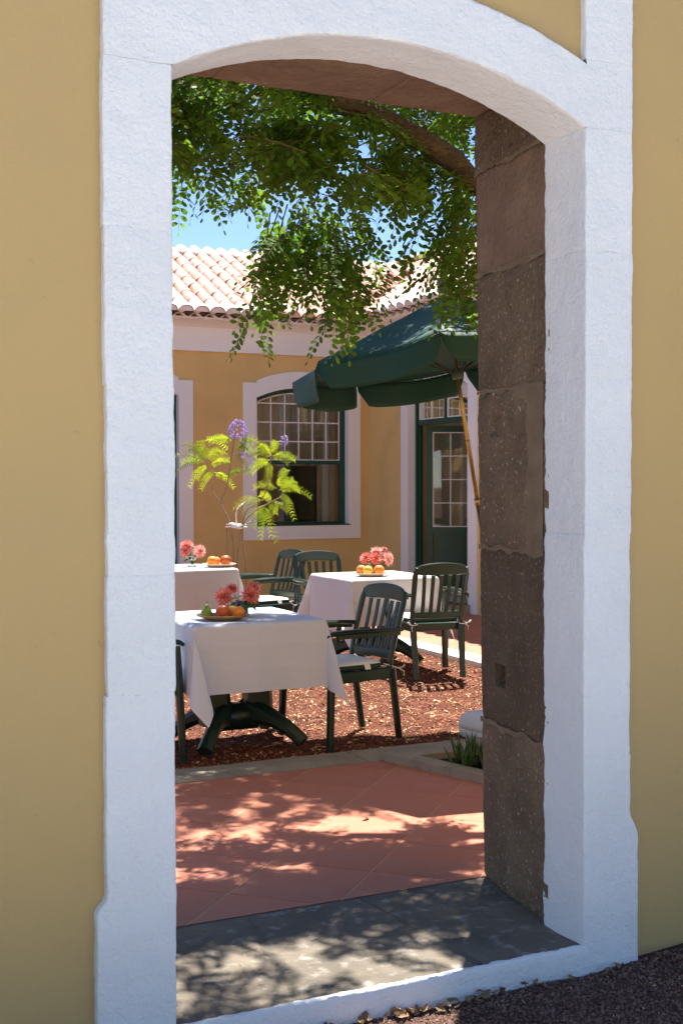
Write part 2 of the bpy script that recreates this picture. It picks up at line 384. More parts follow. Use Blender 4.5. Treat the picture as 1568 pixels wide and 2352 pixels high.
# planter
pl = thing('planter_bed', 'low concrete edged planting bed at the right end of the near terrace', 'planter', (0, 0, 0))
def along(o, d, w_): return (o[0]+pd.x*d+pn.x*w_, o[1]+pd.y*d+pn.y*w_)
o0 = (3.1, 2.655)
for k in range(3):
    d0 = [0, .48, 1.22][k]; d1 = [.476, 1.216, 1.9][k]
    rblock('edging', [along(o0, d0, .002), along(o0, d1, .002), along(o0, d1, .105), along(o0, d0, .105)][::-1], -.08, .046, M_conc, pl, .04, .0025)
rblock('edging', [(3.232, 2.54), (4.5, 2.54), (4.5, 2.66), (3.2, 2.66)], -.08, .044, M_conc, pl, .05, .0025)
q = [along(o0, .1, .09), along(o0, 1.95, .09), (5, .8), (5, 2.6)]
b = MB(); b.add([(x, y, .006) for x, y in q], [(0, 1, 2, 3)]); b.build('soil', M_bed, pl)

# ================================================================== GATEWAY WALL
gw = thing('gateway_wall', 'ochre plastered wall with white painted stone arch around the open gateway', 'wall', (0, 0, 0))
XL, XR, CX = 1.068, 2.436, 1.752; RI, RO, CZ = 1.468, 1.650, 1.329
zin = lambda x: CZ+math.sqrt(max(0, RI*RI-(x-CX)**2)); zout = lambda x: CZ+math.sqrt(max(0, RO*RO-(x-CX)**2))
XO, XOL = 2.622, .877
# plaster masses
b = MB(); b.box(2.60, 8.0, .06, .75, -.4, 4.3); b.box(-5, .90, .06, .75, -.4, 4.3); b.box(.90, 2.60, .235, .75, 3.12, 4.3); b.build('wall_core', M_yell, gw)
def plaster(x0, x1, z0, z1, zlow=None, name='plaster_face'):
    xs = frange(x0, x1, .03); nzr = 90; vs = []
    for i in range(nzr+1):
        for x in xs:
            zl = zlow(x) if zlow else z0; z = zl+(z1-zl)*i/nzr
            vs.append(Vector((x, .03+.004*nz(x, 0, z, 2.5)+.0012*nz(x, 3, z, 14), z)))
    n = len(xs); fs = [(j*n+i, j*n+i+1, (j+1)*n+i+1, (j+1)*n+i) for j in range(nzr) for i in range(n-1)]
    bb = MB(); bb.add(vs, fs); return bb.build(name, M_yell, gw, smooth=True)
plaster(-3, .90, -.3, 4.3); plaster(2.60, 7.0, -.3, 4.3); plaster(.90, 2.60, 0, 4.3, lambda x: zout(x)-.04)
# right jamb blocks (front + reveal); profile in (x,y), walk so normal (ty,-tx)... outward
def vmap(t, u, v): return (u, v, t)
def rj(z0, z1, xo, xi=XR, dy=0, back=.226):
    pf = prof_path([(xo, .07), (xo, 0+dy), (xi, 0+dy), (xi, back), (xi+.06, back)])
    pf = [(u, v, -nu, -nv) for u, v, nu, nv in pf]
    ext_block('surround_block', pf, (frange(z0, z1, .014), vmap), M_white, gw)
def flare(t, z1, z0, w_):
    k = max(0, min(1, (z1-t)/(z1-z0))); return w_*k*k*(3-2*k)
def vmap(t, u, v):
    if u > XR+.09: u += flare(t, .415, .335, .034)*min(1, (u-XR-.09)/.09)
    elif u < XL-.09: u -= flare(t, .388, .345, .028)*min(1, (XL-.09-u)/.09)
    return (u, v, t)
zz = [-.13, .607, 1.33, 1.835, 2.24, 2.628]
for a, c in zip(zz, zz[1:]): rj(a, c, XO+random.uniform(-.003, .003), XR+random.uniform(-.002, .002), random.uniform(-.0015, .0015))
def lj(z0, z1, xo, xi=XL, dy=0):
    pf = prof_path([(xo, .07), (xo, 0+dy), (xi, 0+dy), (xi, .226), (xi-.06, .226)])
    ext_block('surround_block', pf, (frange(z0, z1, .014), vmap), M_white, gw)
zz = [-.13, .93, 1.25, 1.757, 2.18, 2.628]
for a, c in zip(zz, zz[1:]): lj(a, c, XOL+random.uniform(-.004, .004), XL+random.uniform(-.003, .002), random.uniform(-.0015, .0015))
# pilaster blocks above the spring
pf = prof_path([(XO, .07), (XO, 0), (XR, 0), (XR, .07)]); pf = [(u, v, -nu, -nv) for u, v, nu, nv in pf]
def pmapR(t, u, v): return (u, v, t)
ext_block('surround_block', pf, (frange(2.845, 3.5, .014), vmap), M_white, gw); ext_block('surround_block', pf, (frange(3.5, 4.3, .03), vmap), M_white, gw)
pf = prof_path([(XOL, .07), (XOL, 0), (XL, 0), (XL, .07)])
ext_block('surround_block', pf, (frange(2.845, 3.5, .014), vmap), M_white, gw); ext_block('surround_block', pf, (frange(3.5, 4.3, .03), vmap), M_white, gw)
# corner pieces between spring and extrados beside the arch
for xa, xb, nm in ((XR, XO, 1), (XL, XOL, -1)):
    pf = prof_path([(xb, .07), (xb, 0), (xa, 0)]); 
    if nm == 1: pf = [(u, v, -nu, -nv) for u, v, nu, nv in pf]
    ext_block('surround_block', pf, (frange(2.629, 2.844, .014), vmap), M_white, gw, groove=.0)
# arch voussoir ring (one painted ring; joints are painted over)
def amap(t, u, v):   # u: 0 intrados .. 1 extrados
    x = CX+t; zi, zo = zin(x), zout(x); return (x, v, zi+(zo-zi)*u)
pfA = [(1, .07, 0, 0), (1, .05, 0, 0), (1, .03, 0, 0), (1, .015, 0, 0), (1, .004, 0, 0), (.98, 0, 0, 0)]+[(1-k/15, 0, 0, 0) for k in range(1, 15)]+[(.02, .0, 0, 0), (0, .005, 0, 0)]+[(0, .005+.221*k/16, 0, 0) for k in range(1, 17)]+[(.3, .226, 0, 0)]
tt = frange(-.684, .684, .014); k = len(tt)//2
ext_block('arch_ring', pfA, (tt, amap), M_white, gw, groove=0, cap=False)
# embrasure stones, splayed faces from x=2.436 at y=.226 to 2.53 at y=.752
def sx_(y, z=0): return 2.4385+max(0, y-.226)*(.165-.075*z/2.86)
def stone(z0, z1, side=1, mat_=M_stone, hole=None, y0=.20, y1=.752, bulge=0):
    ys = frange(y0, y1, .012); zs = frange(z0, z1, .012); n = len(ys); m = len(zs); vs = []; g = .006
    sd = random.uniform(-.003, .003); 
    for j, z in enumerate(zs):
        for i, y in enumerate(ys):
            e = min(j, m-1-j); d = g if e == 0 else (.0015 if e == 1 else 0); de = .006 if i == n-1 else (.002 if i == n-2 else 0)
            x = sx_(y, z)+d+de+sd*min(1, max(0, (y-.23)*20))+.0035*nz(3, y, z, 5)+.0022*nz(7, y, z, 25)+.0012*nz(1, y, z, 70)
            if i == 0: x += .0
            if hole and hole[0] < y < hole[1] and hole[2] < z < hole[3]: x += hole[4]
            yy = y+(.006*nz(5, 2, z, 9)+.003*nz(5, 2, z, 40) if i > n-3 else 0)
            vs.append(Vector((x, yy, z)))
    fs = [(j*n+i, (j+1)*n+i, (j+1)*n+i+1, j*n+i+1) for j in range(m-1) for i in range(n-1)]
    k0 = len(vs)
    for j in range(m): vs.append(Vector((2.61, vs[j*n+n-1].y, zs[j])))
    fs += [(j*n+n-1, (j+1)*n+n-1, k0+j+1, k0+j) for j in range(m-1)]
    k1 = len(vs)
    for i in range(n): vs.append(Vector((2.61, ys[i], z0))); 
    for i in range(n): vs.append(Vector((2.61, ys[i], z1)))
    fs += [(i, i+1, k1+i+1, k1+i) for i in range(n-1)]+[((m-1)*n+i+1, (m-1)*n+i, k1+n+i, k1+n+i+1) for i in range(n-1)]
    if side < 0: vs = [Vector((2*CX-v.x, v.y, v.z)) for v in vs]; fs = [f[::-1] for f in fs]
    bb = MB(); bb.add(vs, fs); return bb.build('jamb_stone', mat_, gw, auto=math.radians(55))
JZ = [0.0, .605, 1.257, 1.832, 2.268, 2.648, 2.862]
for side in (1, -1):
    for i, (a, c) in enumerate(zip(JZ, JZ[1:])):
        h = None
        if i == 1: h = (.545, .615, .76, .83, .045)
        if i == 3-0 and False: h = None
        if i == 2: h = (.555, .635, 1.665, 1.735, .018)
        stone(a+.002, c-.002, side, [M_stone, M_stone, M_stone, M_stone, M_stone2, M_stone][i], h)
# mortar behind joints + vertical mortar patch beside the third stone
for side in (1, -1):
    bb = MB(); ys = frange(.228, .75, .008)
    for z in JZ[1:-1]:
        for ya, yb in zip(ys, ys[1:]):
            vs = []
            for y, zc in ((ya, -1), (yb, -1), (yb, 1), (ya, 1)):
                vs.append((sx_(y, z)-.0015+.002*nz(y, z, 2, 20), y, z+zc*(.003+.012*max(0, .6+nz(y*1.3, z*9, zc, 9)*1.3)+.006*nz(y, zc, z, 45))))
            if side < 0: vs = [(2*CX-v[0], v[1], v[2]) for v in vs][::-1]
            bb.add(vs, [(0, 3, 2, 1)])
    zs = frange(1.25, 1.84, .006)
    for za, zb in zip(zs, zs[1:]):
        wv = lambda z: .355+.03*nz(2, z, 5, 6)+.014*nz(1, z, 3, 25)+.008*nz(1, z, 3, 80)-(.10 if z > 1.79 else 0)*-1
        vs = [(sx_(.232, za)-.0032, .232, za), (sx_(wv(za), za)-.0032, wv(za), za), (sx_(wv(zb), zb)-.0032, wv(zb), zb), (sx_(.232, zb)-.0032, .232, zb)]
        if side < 0: vs = [(2*CX-v[0], v[1], v[2]) for v in vs][::-1]
        bb.add(vs, [(0, 3, 2, 1)])
    bb.build('mortar', M_mort, gw)
# lintel stones over embrasure (flat soffit z=2.862)
xs_ = [.90, 1.45, 2.05, 2.60]
for xa, xb in zip(xs_, xs_[1:]):
    xs = frange(xa+.001, xb-.001, .014); ys = frange(.228, .75, .014); n = len(xs); m = len(ys); vs = []
    for j, y in enumerate(ys):
        for i, x in enumerate(xs):
            vs.append(Vector((x, y+(.005*nz(x, 1, 1, 10) if j == m-1 else 0), 2.863+.004*nz(x, y, 3, 6)+.002*nz(x, y, 4, 30)+(.003 if i in (0, n-1) else 0))))
    fs = [(j*n+i, (j+1)*n+i, (j+1)*n+i+1, j*n+i+1) for j in range(m-1) for i in range(n-1)]
    k0 = len(vs); vs += [Vector((vs[(m-1)*n+i].x, vs[(m-1)*n+i].y, 3.13)) for i in range(n)]
    fs += [((m-1)*n+i, k0+i, k0+i+1, (m-1)*n+i+1) for i in range(n-1)]
    bb = MB(); bb.add(vs, fs); bb.build('lintel_stone', M_stone2, gw, auto=math.radians(55))
# threshold slabs & painted riser
def slab(c, nm='threshold_slab'): return rblock(nm, c, -.1, .0, M_sill, gw, .018, .0045)
slab([(.97, .012), (1.435, .012), (1.57, .749), (.95, .749)]); slab([(1.442, .012), (2.06, .012), (2.0, .749), (1.577, .749)]); slab([(2.067, .012), (2.50, .012), (2.56, .749), (2.007, .749)])
bb = MB(); bb.box(.95, 2.56, .03, .7515, -.1, -.0025); bb.build('mortar_bed', M_gmort, gw)
xs = frange(1.06, 2.45, .012); vs = []; fs = []
pr = [(.022, -.0015), (.012, .002), (.003, .001), (0, -.006), (-.001, -.03), (0, -.06), (0, -.09), (.0, -.14)]
n = len(pr)
for x in xs:
    for k, (y, z) in enumerate(pr):
        yy = y+(.012*nz(x, 2, 2, 22)+.006*nz(x, 1, 5, 70) if k == 0 else 0); vs.append(rough((x, yy, z), .003, 14, .0015))
for i in range(len(xs)-1):
    for j in range(n-1): fs.append((i*n+j, i*n+j+1, (i+1)*n+j+1, (i+1)*n+j))
bb = MB(); bb.add(vs, fs); bb.build('threshold_riser', M_white, gw, auto=math.radians(60))

# ================================================================== HOUSE
YW, XD = 11.47, 7.5
hs = thing('courtyard_house', 'ochre house with white trim and clay tiled roof across the courtyard', 'house', (0, 0, 0))
# wall A (faces -y) with openings: window x 5.92..7.2 z .955..arch ; left door x 3.6..4.885
def archz(x, xa, xb, zs_, rise):
    c = (xa+xb)/2; h = (xb-xa)/2; r = (h*h+rise*rise)/(2*rise); return zs_+rise-r+math.sqrt(max(0, r*r-(x-c)**2))
WIN = (5.915, 7.205, .955, 2.575, .14); LD = (3.62, 4.885, .0, 2.575, .17); DR = (8.915, 10.317, .20, 2.62, .15)
def wallgrid(fn, u0, u1, z0, z1, op, name, mat_, parent, thick, normal):
    """wall as strips around arched openings. fn(u,z,d)->xyz"""
    bb = MB(); us = [u0]; op = [(q[0]-.006, q[1]+.006, q[2]-.006, q[3]+.006, q[4]) for q in op]
    for o in sorted(op): us += frange(o[0], o[1], (o[1]-o[0])/14)
    us.append(u1)
    for a, c in zip(us, us[1:]):
        if c-a < 1e-6: continue
        mid = (a+c)/2; o = next((q for q in op if q[0] < mid < q[1]), None)
        def quad(za0, zc0, za1, zc1):
            bb.add([fn(a, za0, 0), fn(c, zc0, 0), fn(c, zc1, 0), fn(a, za1, 0)], [(0, 1, 2, 3)])
        if not o: quad(z0, z0, z1, z1)
        else:
            if o[2] > z0: quad(z0, z0, o[2], o[2])
            za, zc = archz(a, *o[:2], o[3], o[4]), archz(c, *o[:2], o[3], o[4]); quad(za, zc, z1, z1)
            bb.add([fn(a, za, 0), fn(c, zc, 0), fn(c, zc, thick), fn(a, za, thick)], [(0, 1, 2, 3)])
            bb.add([fn(a, o[2], 0), fn(c, o[2], 0), fn(c, o[2], thick), fn(a, o[2], thick)], [(3, 2, 1, 0)])
    for o in op:
        for u in (o[0], o[1]): bb.add([fn(u, o[2], 0), fn(u, o[3], 0), fn(u, o[3], thick), fn(u, o[2], thick)], [(0, 1, 2, 3)])
    return bb.build(name, mat_, parent)
fA = lambda u, z, d: (u, YW+d, z)
fD = lambda u, z, d: (XD+d, u, z)
wallgrid(fA, 1.5, XD, -.2, 3.3, [WIN, LD], 'wall', M_yell2, hs, .4, 1)
wallgrid(fD, 3.0, YW, -.2, 3.3, [DR], 'wall', M_yell2, hs, .4, 1)
# thicker left strip at the corner (small vertical pilaster seam)
# window / door surrounds: flat bands 2.5 cm proud
def surround(fn, o, wd, foot, name='window_frame', top=.19, deep=.10, proud=.025, sill=True):
    xa, xb, z0, zs_, rise = o; us = frange(xa, xb, (xb-xa)/16); bb = MB(); eps = .0
    fr = -proud
    def outer(u):
        return archz(u, xa-.02, xb+.02, zs_+.02, rise)+top
    def quad(p): bb.add([fn(*q) for q in p], [(0, 1, 2, 3)])
    # side bands
    for (a, c) in ((xa-wd, xa), (xb, xb+wd)):
        zt = zs_+top
        quad([(a, foot, fr), (c, foot, fr), (c, zt, fr), (a, zt, fr)])
        for u in (a, c): quad([(u, foot, fr), (u, zt, fr), (u, zt, .0 if (u == a) == (a < xa) and (u not in (xa, xb)) else deep), (u, foot, .0 if (u not in (xa, xb)) else deep)])
        quad([(a, zt, fr), (c, zt, fr), (c, zt, 0), (a, zt, 0)])
    for a, c in zip(us, us[1:]):
        ia, ic = archz(a, xa, xb, zs_, rise), archz(c, xa, xb, zs_, rise)
        oa, oc = max(zs_+top, outer(a)), max(zs_+top, outer(c))
        quad([(a, ia, fr), (c, ic, fr), (c, oc, fr), (a, oa, fr)]); quad([(a, oa, fr), (c, oc, fr), (c, oc, 0), (a, oa, 0)]); quad([(a, ia, fr), (c, ic, fr), (c, ic, deep), (a, ia, deep)])
    if sill:
        quad([(xa, foot, fr), (xb, foot, fr), (xb, z0, fr), (xa, z0, fr)]); quad([(xa, z0, fr), (xb, z0, fr), (xb, z0, deep), (xa, z0, deep)])
        quad([(xa-wd, foot, fr), (xb+wd, foot, fr), (xb+wd, foot, 0), (xa-wd, foot, 0)])
    return bb.build(name, M_wsm, hs)
surround(fA, WIN, .18, .768, 'window_surround'); surround(fA, LD, .185, -.05, 'door_surround', sill=False); surround(fD, (DR[0], DR[1], -.05, DR[3], DR[4]), .19, -.05, 'door_surround', sill=True)
# joinery -----------------------------------------------------------
def abar(fn, u0, u1, z0, z1, d0, d1, bb):
    c = [fn(u, z, d) for u in (u0, u1) for d in (d0, d1) for z in (z0, z1)]
    bb.add(c, [(0, 1, 3, 2), (4, 6, 7, 5), (0, 4, 5, 1), (2, 3, 7, 6), (0, 2, 6, 4), (1, 5, 7, 3)])
def archbar(fn, o, t, d0, d1, bb, ins=0, n=16, ua=None, ub=None, drop=0):
    xa, xb, z0, zs_, rise = o; us = frange(ua if ua is not None else xa, ub if ub is not None else xb, (xb-xa)/n)
    for a, c in zip(us, us[1:]):
        za, zc = archz(a, xa, xb, zs_, rise)-drop, archz(c, xa, xb, zs_, rise)-drop
        P = [fn(a, za-t, d0), fn(c, zc-t, d0), fn(c, zc, d0), fn(a, za, d0), fn(a, za-t, d1), fn(c, zc-t, d1), fn(c, zc, d1), fn(a, za, d1)]
        bb.add(P, [(0, 1, 2, 3), (7, 6, 5, 4), (0, 4, 5, 1), (3, 2, 6, 7)])
wn = MB(); d0, d1 = .075, .13
abar(fA, WIN[0], WIN[0]+.042, WIN[2], WIN[3], d0, d1, wn); abar(fA, WIN[1]-.075, WIN[1], WIN[2], WIN[3], d0, d1, wn); archbar(fA, WIN, .05, d0, d1, wn)
abar(fA, WIN[0]+.042, WIN[1]-.075, WIN[2]+.002, WIN[2]+.032, d0, d1, wn); abar(fA, WIN[0]+.042, WIN[1]-.075, 1.735, 1.785, d0-.006, d1, wn)
abar(fA, WIN[0]-.0, WIN[1]+.03, WIN[2]-.012, WIN[2]+.002, -.03, d0, wn)
win = wn.build('window', M_gpaint, hs)
us_ = [5.957+.1955*k for k in range(7)]; us_[-1] = 7.128
WA = (WIN[0]+.042, WIN[1]-.075, 0, WIN[3]-.045, WIN[4]-.01)
for k, u in enumerate(us_):
    m = MB(); wdt = .014 if 0 < k < 6 else .012; zt = archz(u+ (.006 if k == 0 else -.006 if k == 6 else 0), WA[0]-.01, WA[1]+.01, WA[3], WA[4])
    abar(fA, u-wdt/2+(.006 if k == 0 else -.006 if k == 6 else 0), u+wdt/2+(.006 if k == 0 else -.006 if k == 6 else 0), 1.785, zt, d0+.008, d0+.035, m); m.build('glazing_bar', M_wpaint, win)
for z in (1.792, 2.03, 2.275, 2.518):
    m = MB(); abar(fA, 5.96, 7.125, z-.008, z+.008, d0+.0095, d0+.033, m); m.build('glazing_bar', M_wpaint, win)
m = MB(); archbar(fA, (WA[0]-.01, WA[1]+.01, 0, WA[3], WA[4]), .014, d0+.008, d0+.035, m, ua=5.96, ub=7.125); m.build('glazing_bar', M_wpaint, win)
for i in range(6):
    for z0, z1 in ((1.80, 2.022), (2.038, 2.267), (2.283, 2.51), (2.526, 2.70)):
        u0, u1 = us_[i]+.008, us_[i+1]-.008; ze = [z1, z1]
        if z1 > 2.6: ze = [archz(u0, WA[0]-.01, WA[1]+.01, WA[3], WA[4])-.012, archz(u1, WA[0]-.01, WA[1]+.01, WA[3], WA[4])-.012]
        if min(ze) <= z0: continue
        m = MB(); m.add([fA(u0, z0, d0+.022), fA(u1, z0, d0+.022), fA(u1, ze[1], d0+.022), fA(u0, ze[0], d0+.022)], [(0, 1, 2, 3)]); m.build('pane', M_glass, win)
m = MB(); m.add([fA(5.96, .99, d0+.03), fA(7.125, .99, d0+.03), fA(7.125, 1.735, d0+.03), fA(5.96, 1.735, d0+.03)], [(0, 1, 2, 3)]); m.build('pane', M_glass, win)
# left door
ld = MB(); abar(fA, LD[1]-.05, LD[1], .02, LD[3], d0, d1, ld); archbar(fA, LD, .05, d0, d1, ld); abar(fA, LD[0], LD[0]+.05, .02, LD[3], d0, d1, ld)
abar(fA, LD[0]+.05, LD[1]-.05, .02, 2.2, d0+.02, d1-.01, ld); abar(fA, LD[0]+.05, LD[1]-.05, 2.2, 2.6, d0+.03, d1-.02, ld); ld.build('door', M_gpaint, hs)
# right door frame + transom
e0, e1 = .075, .14
dm = MB(); abar(fD, DR[1]-.045, DR[1], DR[2], DR[3], e0, e1, dm); abar(fD, DR[1]-.085, DR[1]-.045, DR[2], DR[3]-.0, e0+.025, e1, dm); abar(fD, DR[0], DR[0]+.05, DR[2], DR[3], e0, e1, dm)
archbar(fD, DR, .05, e0, e1, dm); abar(fD, DR[0]+.05, DR[1]-.085, 2.205, 2.265, e0, e1, dm); abar(fD, 9.56, 9.61, 2.265, 2.71, e0, e1, dm)
fr_ = dm.build('door_frame', M_gpaint, hs)
for (ua, ub_) in ((9.62, 10.222), (8.975, 9.55)):
    ub = ub_; um = (ua+ub)/2; zt = lambda u: archz(u, DR[0], DR[1], DR[3], DR[4])-.055
    for u in (ua, um, ub-.014):
        m = MB(); abar(fD, u, u+.014, 2.27, zt(u+.007), e0+.008, e0+.04, m); m.build('glazing_bar', M_wpaint, fr_)
    for z in (2.27, 2.49):
        m = MB(); abar(fD, ua+.015, ub-.015, z, z+.014, e0+.009, e0+.038, m); m.build('glazing_bar', M_wpaint, fr_)
    m = MB(); archbar(fD, DR, .014, e0+.01, e0+.037, m, ua=ua, ub=ub, drop=.052); m.build('glazing_bar', M_wpaint, fr_)
    for z0, z1 in ((2.285, 2.488), (2.506, None)):
        for a, c in ((ua+.015, um-.001), (um+.015, ub-.015)):
            m = MB(); m.add([fD(a, z0, e0+.02), fD(c, z0, e0+.02), fD(c, z1 or zt(c)-.014, e0+.02), fD(a, z1 or zt(a)-.014, e0+.02)], [(0, 1, 2, 3)]); m.build('pane', M_glass, fr_)
# open leaf: hinge (7.6,10.08), direction
def leaf(hinge, ang, label=None):
    dv = Vector((math.cos(ang), math.sin(ang), 0)); nv = Vector((-dv.y, dv.x, 0)); H = Vector((*hinge, 0))
    f = lambda u, z, d: tuple(H+dv*u+nv*d+Vector((0, 0, z)))
    W_ = .585; m = MB(); abar(f, 0, .075, .215, 2.195, 0, .04, m); abar(f, W_-.07, W_, .215, 2.195, 0, .04, m); abar(f, .075, W_-.07, 2.12, 2.195, 0, .04, m); abar(f, .075, W_-.07, .215, .33, 0, .04, m); abar(f, .075, W_-.07, .87, .945, 0, .04, m)
    abar(f, .09, W_-.085, .33, .87, .012, .03, m); abar(f, .13, W_-.125, .37, .83, .002, .012, m)
    lf = m.build('door_leaf', M_gpaint, hs)
    us = (.078, .078+(W_-.148)/2-.006, W_-.084)
    for u in us: m = MB(); abar(f, u, u+.013, .946, 2.119, -.003, .03, m); m.build('glazing_bar', M_wpaint, lf)
    zs = [.946+k*(2.107-.946)/4 for k in range(5)]
    for z in zs: m = MB(); abar(f, .092, W_-.084, z, z+.012, -.002, .028, m); m.build('glazing_bar', M_wpaint, lf)
    for i in range(2):
        for k in range(4): m = MB(); m.add([f(us[i]+.013, zs[k]+.012, .015), f(us[i+1], zs[k]+.012, .015), f(us[i+1], zs[k+1], .015), f(us[i]+.013, zs[k+1], .015)], [(0, 1, 2, 3)]); m.build('pane', M_glass, lf)
    m = MB(); m.tube([f(W_-.035, 1.03, -.002), f(W_-.035, 1.03, -.045), f(W_-.12, 1.03, -.05)], .007, 7); m.build('handle', M_brass, lf)
leaf((7.66, 10.18), math.radians(-30)); leaf((7.615, 8.97), math.radians(8))
m = MB(); m.box(7.36, 7.62, 8.92, 10.19, .12, .197); m.box(7.22, 7.47, 8.86, 10.26, -.05, .1); m.build('door_step', M_conc, hs)
# interior rooms
m = MB(); m.add([(5.0, YW+.4, -.02), (7.4, YW+.4, -.02), (7.4, 15.5, -.02), (5.0, 15.5, -.02)], [(0, 1, 2, 3)]); m.build('room_floor', M_roomf, hs)
m = MB(); m.box(4.95, 5.0, YW+.4, 15.5, 0, 3.1); m.box(7.86, 7.9, 10.6, 15.5, 0, 3.1); m.box(5, 7.9, 15.5, 15.55, 0, 3.1); m.box(5, 10.5, YW+.4, 15.5, 3.1, 3.15)
m.box(7.9, 10.5, 10.6, 10.65, 0, 3.1); m.box(10.5, 10.55, 6.8, 10.6, 0, 3.1); m.box(7.9, 10.5, 6.75, 6.8, 0, 3.1); m.box(7.9, 10.5, 6.8, 10.6, 3.1, 3.15); m.build('room_walls', M_room, hs)
m = MB(); m.box(7.9, 10.5, 6.8, 10.6, .15, .2); m.build('room_floor', M_roomf, hs)
def curtain(fn, u0, u1, z0, z1, label, nm='curtain', amp=.03, wl=.09):
    us = frange(u0, u1, .012); vs = []; n = len(us)
    for z in (z0, z1):
        for u in us: vs.append(fn(u, z, amp*math.sin(u/wl*2*PI)+.012*math.sin(u/wl*2.7)))
    m = MB(); m.add(vs, [(i, i+1, n+i+1, n+i) for i in range(n-1)]); o = m.build(nm, M_curt, None, smooth=True); tag(o, label, 'curtain'); return o
curtain(lambda u, z, d: (u, YW+.36+d, z), 6.92, 7.24, .3, 2.78, 'beige curtain drawn to the right inside the white barred sash window')
curtain(lambda u, z, d: (u, YW+.33+d, z), 5.98, 6.90, 1.72, 2.78, 'short beige curtain behind the upper white barred panes of the sash window', wl=.12)
curtain(lambda u, z, d: (8.35+d, u, z), 9.2, 10.5, .22, 2.9, 'beige curtain hanging behind the open glazed green door leaf')
m = MB(); m.box(6.42, 6.80, 15.44, 15.49, 1.2, 1.9); m.build('picture', M_dark).parent = None; pic = bpy.data.objects['picture']; tag(pic, 'dark framed picture on the room wall seen through the sash window', 'picture')
m = MB(); m.bar([(6.40, 15.43, 1.18), (6.82, 15.43, 1.18)], .03, .03); m.bar([(6.40, 15.43, 1.92), (6.82, 15.43, 1.92)], .03, .03); m.bar([(6.41, 15.43, 1.18), (6.41, 15.43, 1.92)], .03, .03); m.bar([(6.81, 15.43, 1.18), (6.81, 15.43, 1.92)], .03, .03)
o = m.build('frame', M_wood, pic)
# cornice
def extr(prof, pA, pB, bb):   # prof (out,z) ; extrude following L path: along x on A, corner, along -y on D
    n = len(prof); vs = []
    for st in (0, 1, 2):
        for (o, z) in prof:
            if st == 0: vs.append((1.5, YW-o, z))
            elif st == 1: vs.append((XD-o, YW-o, z))
            else: vs.append((XD-o, 3.0, z))
    bb.add(vs, [(s*n+j, s*n+j+1, (s+1)*n+j+1, (s+1)*n+j) for s in (0, 1) for j in range(n-1)])
m = MB(); extr([(0, 3.13), (.045, 3.13), (.045, 3.40), (.055, 3.40), (.055, 3.42), (.075, 3.43), (.12, 3.46), (.19, 3.485), (.27, 3.495), (.27, 3.52), (0, 3.56)], 0, 0, m); m.build('cornice', M_wsm, hs)
# roof --------------------------------------------------------------
EY, EX, EZ = 11.07, 7.10, 3.575
SA, SB = .47, .50; RY = 13.47; RX = 11.0
zA = lambda y: EZ+(y-EY)*SA; zB = lambda x: EZ+(x-EX)*SB
vx = lambda y: EX+(y-EY)*SA/SB       # valley x at y
m = MB(); zr = zA(RY)
m.add([(0, EY, EZ), (EX, EY, EZ), (vx(RY), RY, zr), (0, RY, zr)], [(0, 1, 2, 3)]); m.add([(0, RY, zr), (vx(RY), RY, zr), (vx(RY), RY+2.6, zr-1.2), (0, RY+2.6, zr-1.2)], [(0, 1, 2, 3)])
m.add([(EX, EY, EZ), (EX, 3, EZ), (RX, 3, zB(RX)), (RX, 19, zB(RX)), (EX+.5, 19, EZ+.25), (vx(RY), RY, zr)], [(0, 1, 2), (0, 2, 5), (5, 2, 3), (5, 3, 4)])
roof = m.build('roof', M_roofs, hs)
for v in roof.data.vertices: v.co.z -= .035
def tile_mesh(nm, mt, L_=.37, w0=.098, w1=.078, h=.062, th=.012, n=7, cap=False):
    # barrel tile: axis along +Y (up-slope), wide end at y=0
    vs = []
    for (y, wd) in ((0, w0), (L_, w1)):
        for (k_, off) in ((0, 0), (1, th)):
            for i in range(n+1):
                a = PI*i/n; vs.append((math.cos(a)*(wd-off), y, math.sin(a)*(h*wd/w0+.02-off)))
    N_ = n+1; fs = []
    for i in range(n):
        fs += [(i, i+1, 2*N_+i+1, 2*N_+i), (N_+i+1, N_+i, 3*N_+i, 3*N_+i+1), (i+1, i, N_+i, N_+i+1), (2*N_+i, 2*N_+i+1, 3*N_+i+1, 3*N_+i)]
    if cap: fs.append(tuple(range(N_, 2*N_)))
    b_ = MB(); b_.add(vs, fs); return b_.mesh(nm, mt, auto=math.radians(40))
tm = tile_mesh('roof_tile', M_roof); tmw = tile_mesh('eave_tile', M_ridge, L_=.34, cap=True)
pan = MB(); cnt = [0]; far = MB(); placed = []
angA = math.atan(SA); angB = math.atan(SB)
qA = Matrix.Rotation(angA, 3, 'X'); qB = Matrix.Rotation(math.radians(-90), 3, 'Z') @ Matrix.Rotation(angB, 3, 'X')
SP, RW = .2, .318
def put(p, Rm, lift, white=False, scale=1):
    jit = Matrix.Rotation(random.uniform(-.03, .03), 3, 'Z') @ Matrix.Rotation(random.uniform(-.012, .012)+.02, 3, 'X')
    placed.append((Vector(p), Rm @ jit, white))
for i in range(-4, 34):
    x = 3.05+i*SP
    for r in range(9):
        y = EY-.03+r*RW*math.cos(angA); z = zA(y)
        if y > RY-.1 or x > vx(y)-.05: continue
        if x < 3.9: continue
        put((x, y, z), qA, 0, r == 0)
for i in range(0, 60):
    y = EY-.12-i*SP+5.0
    for r in range(13):
        x = EX-.03+r*RW*math.cos(angB); z = zB(x)
        if y > EY and x < vx(min(y, 30))+.1: continue
        if y < 5 or x > RX-.05: continue
        put((x, y, z), qB, 0, r == 0)
cp = Vector((0, -3.25, 1.5)); placed.sort(key=lambda q: (q[0]-cp).length if (q[0].x > 4.2) else 99)
nt_ = 0
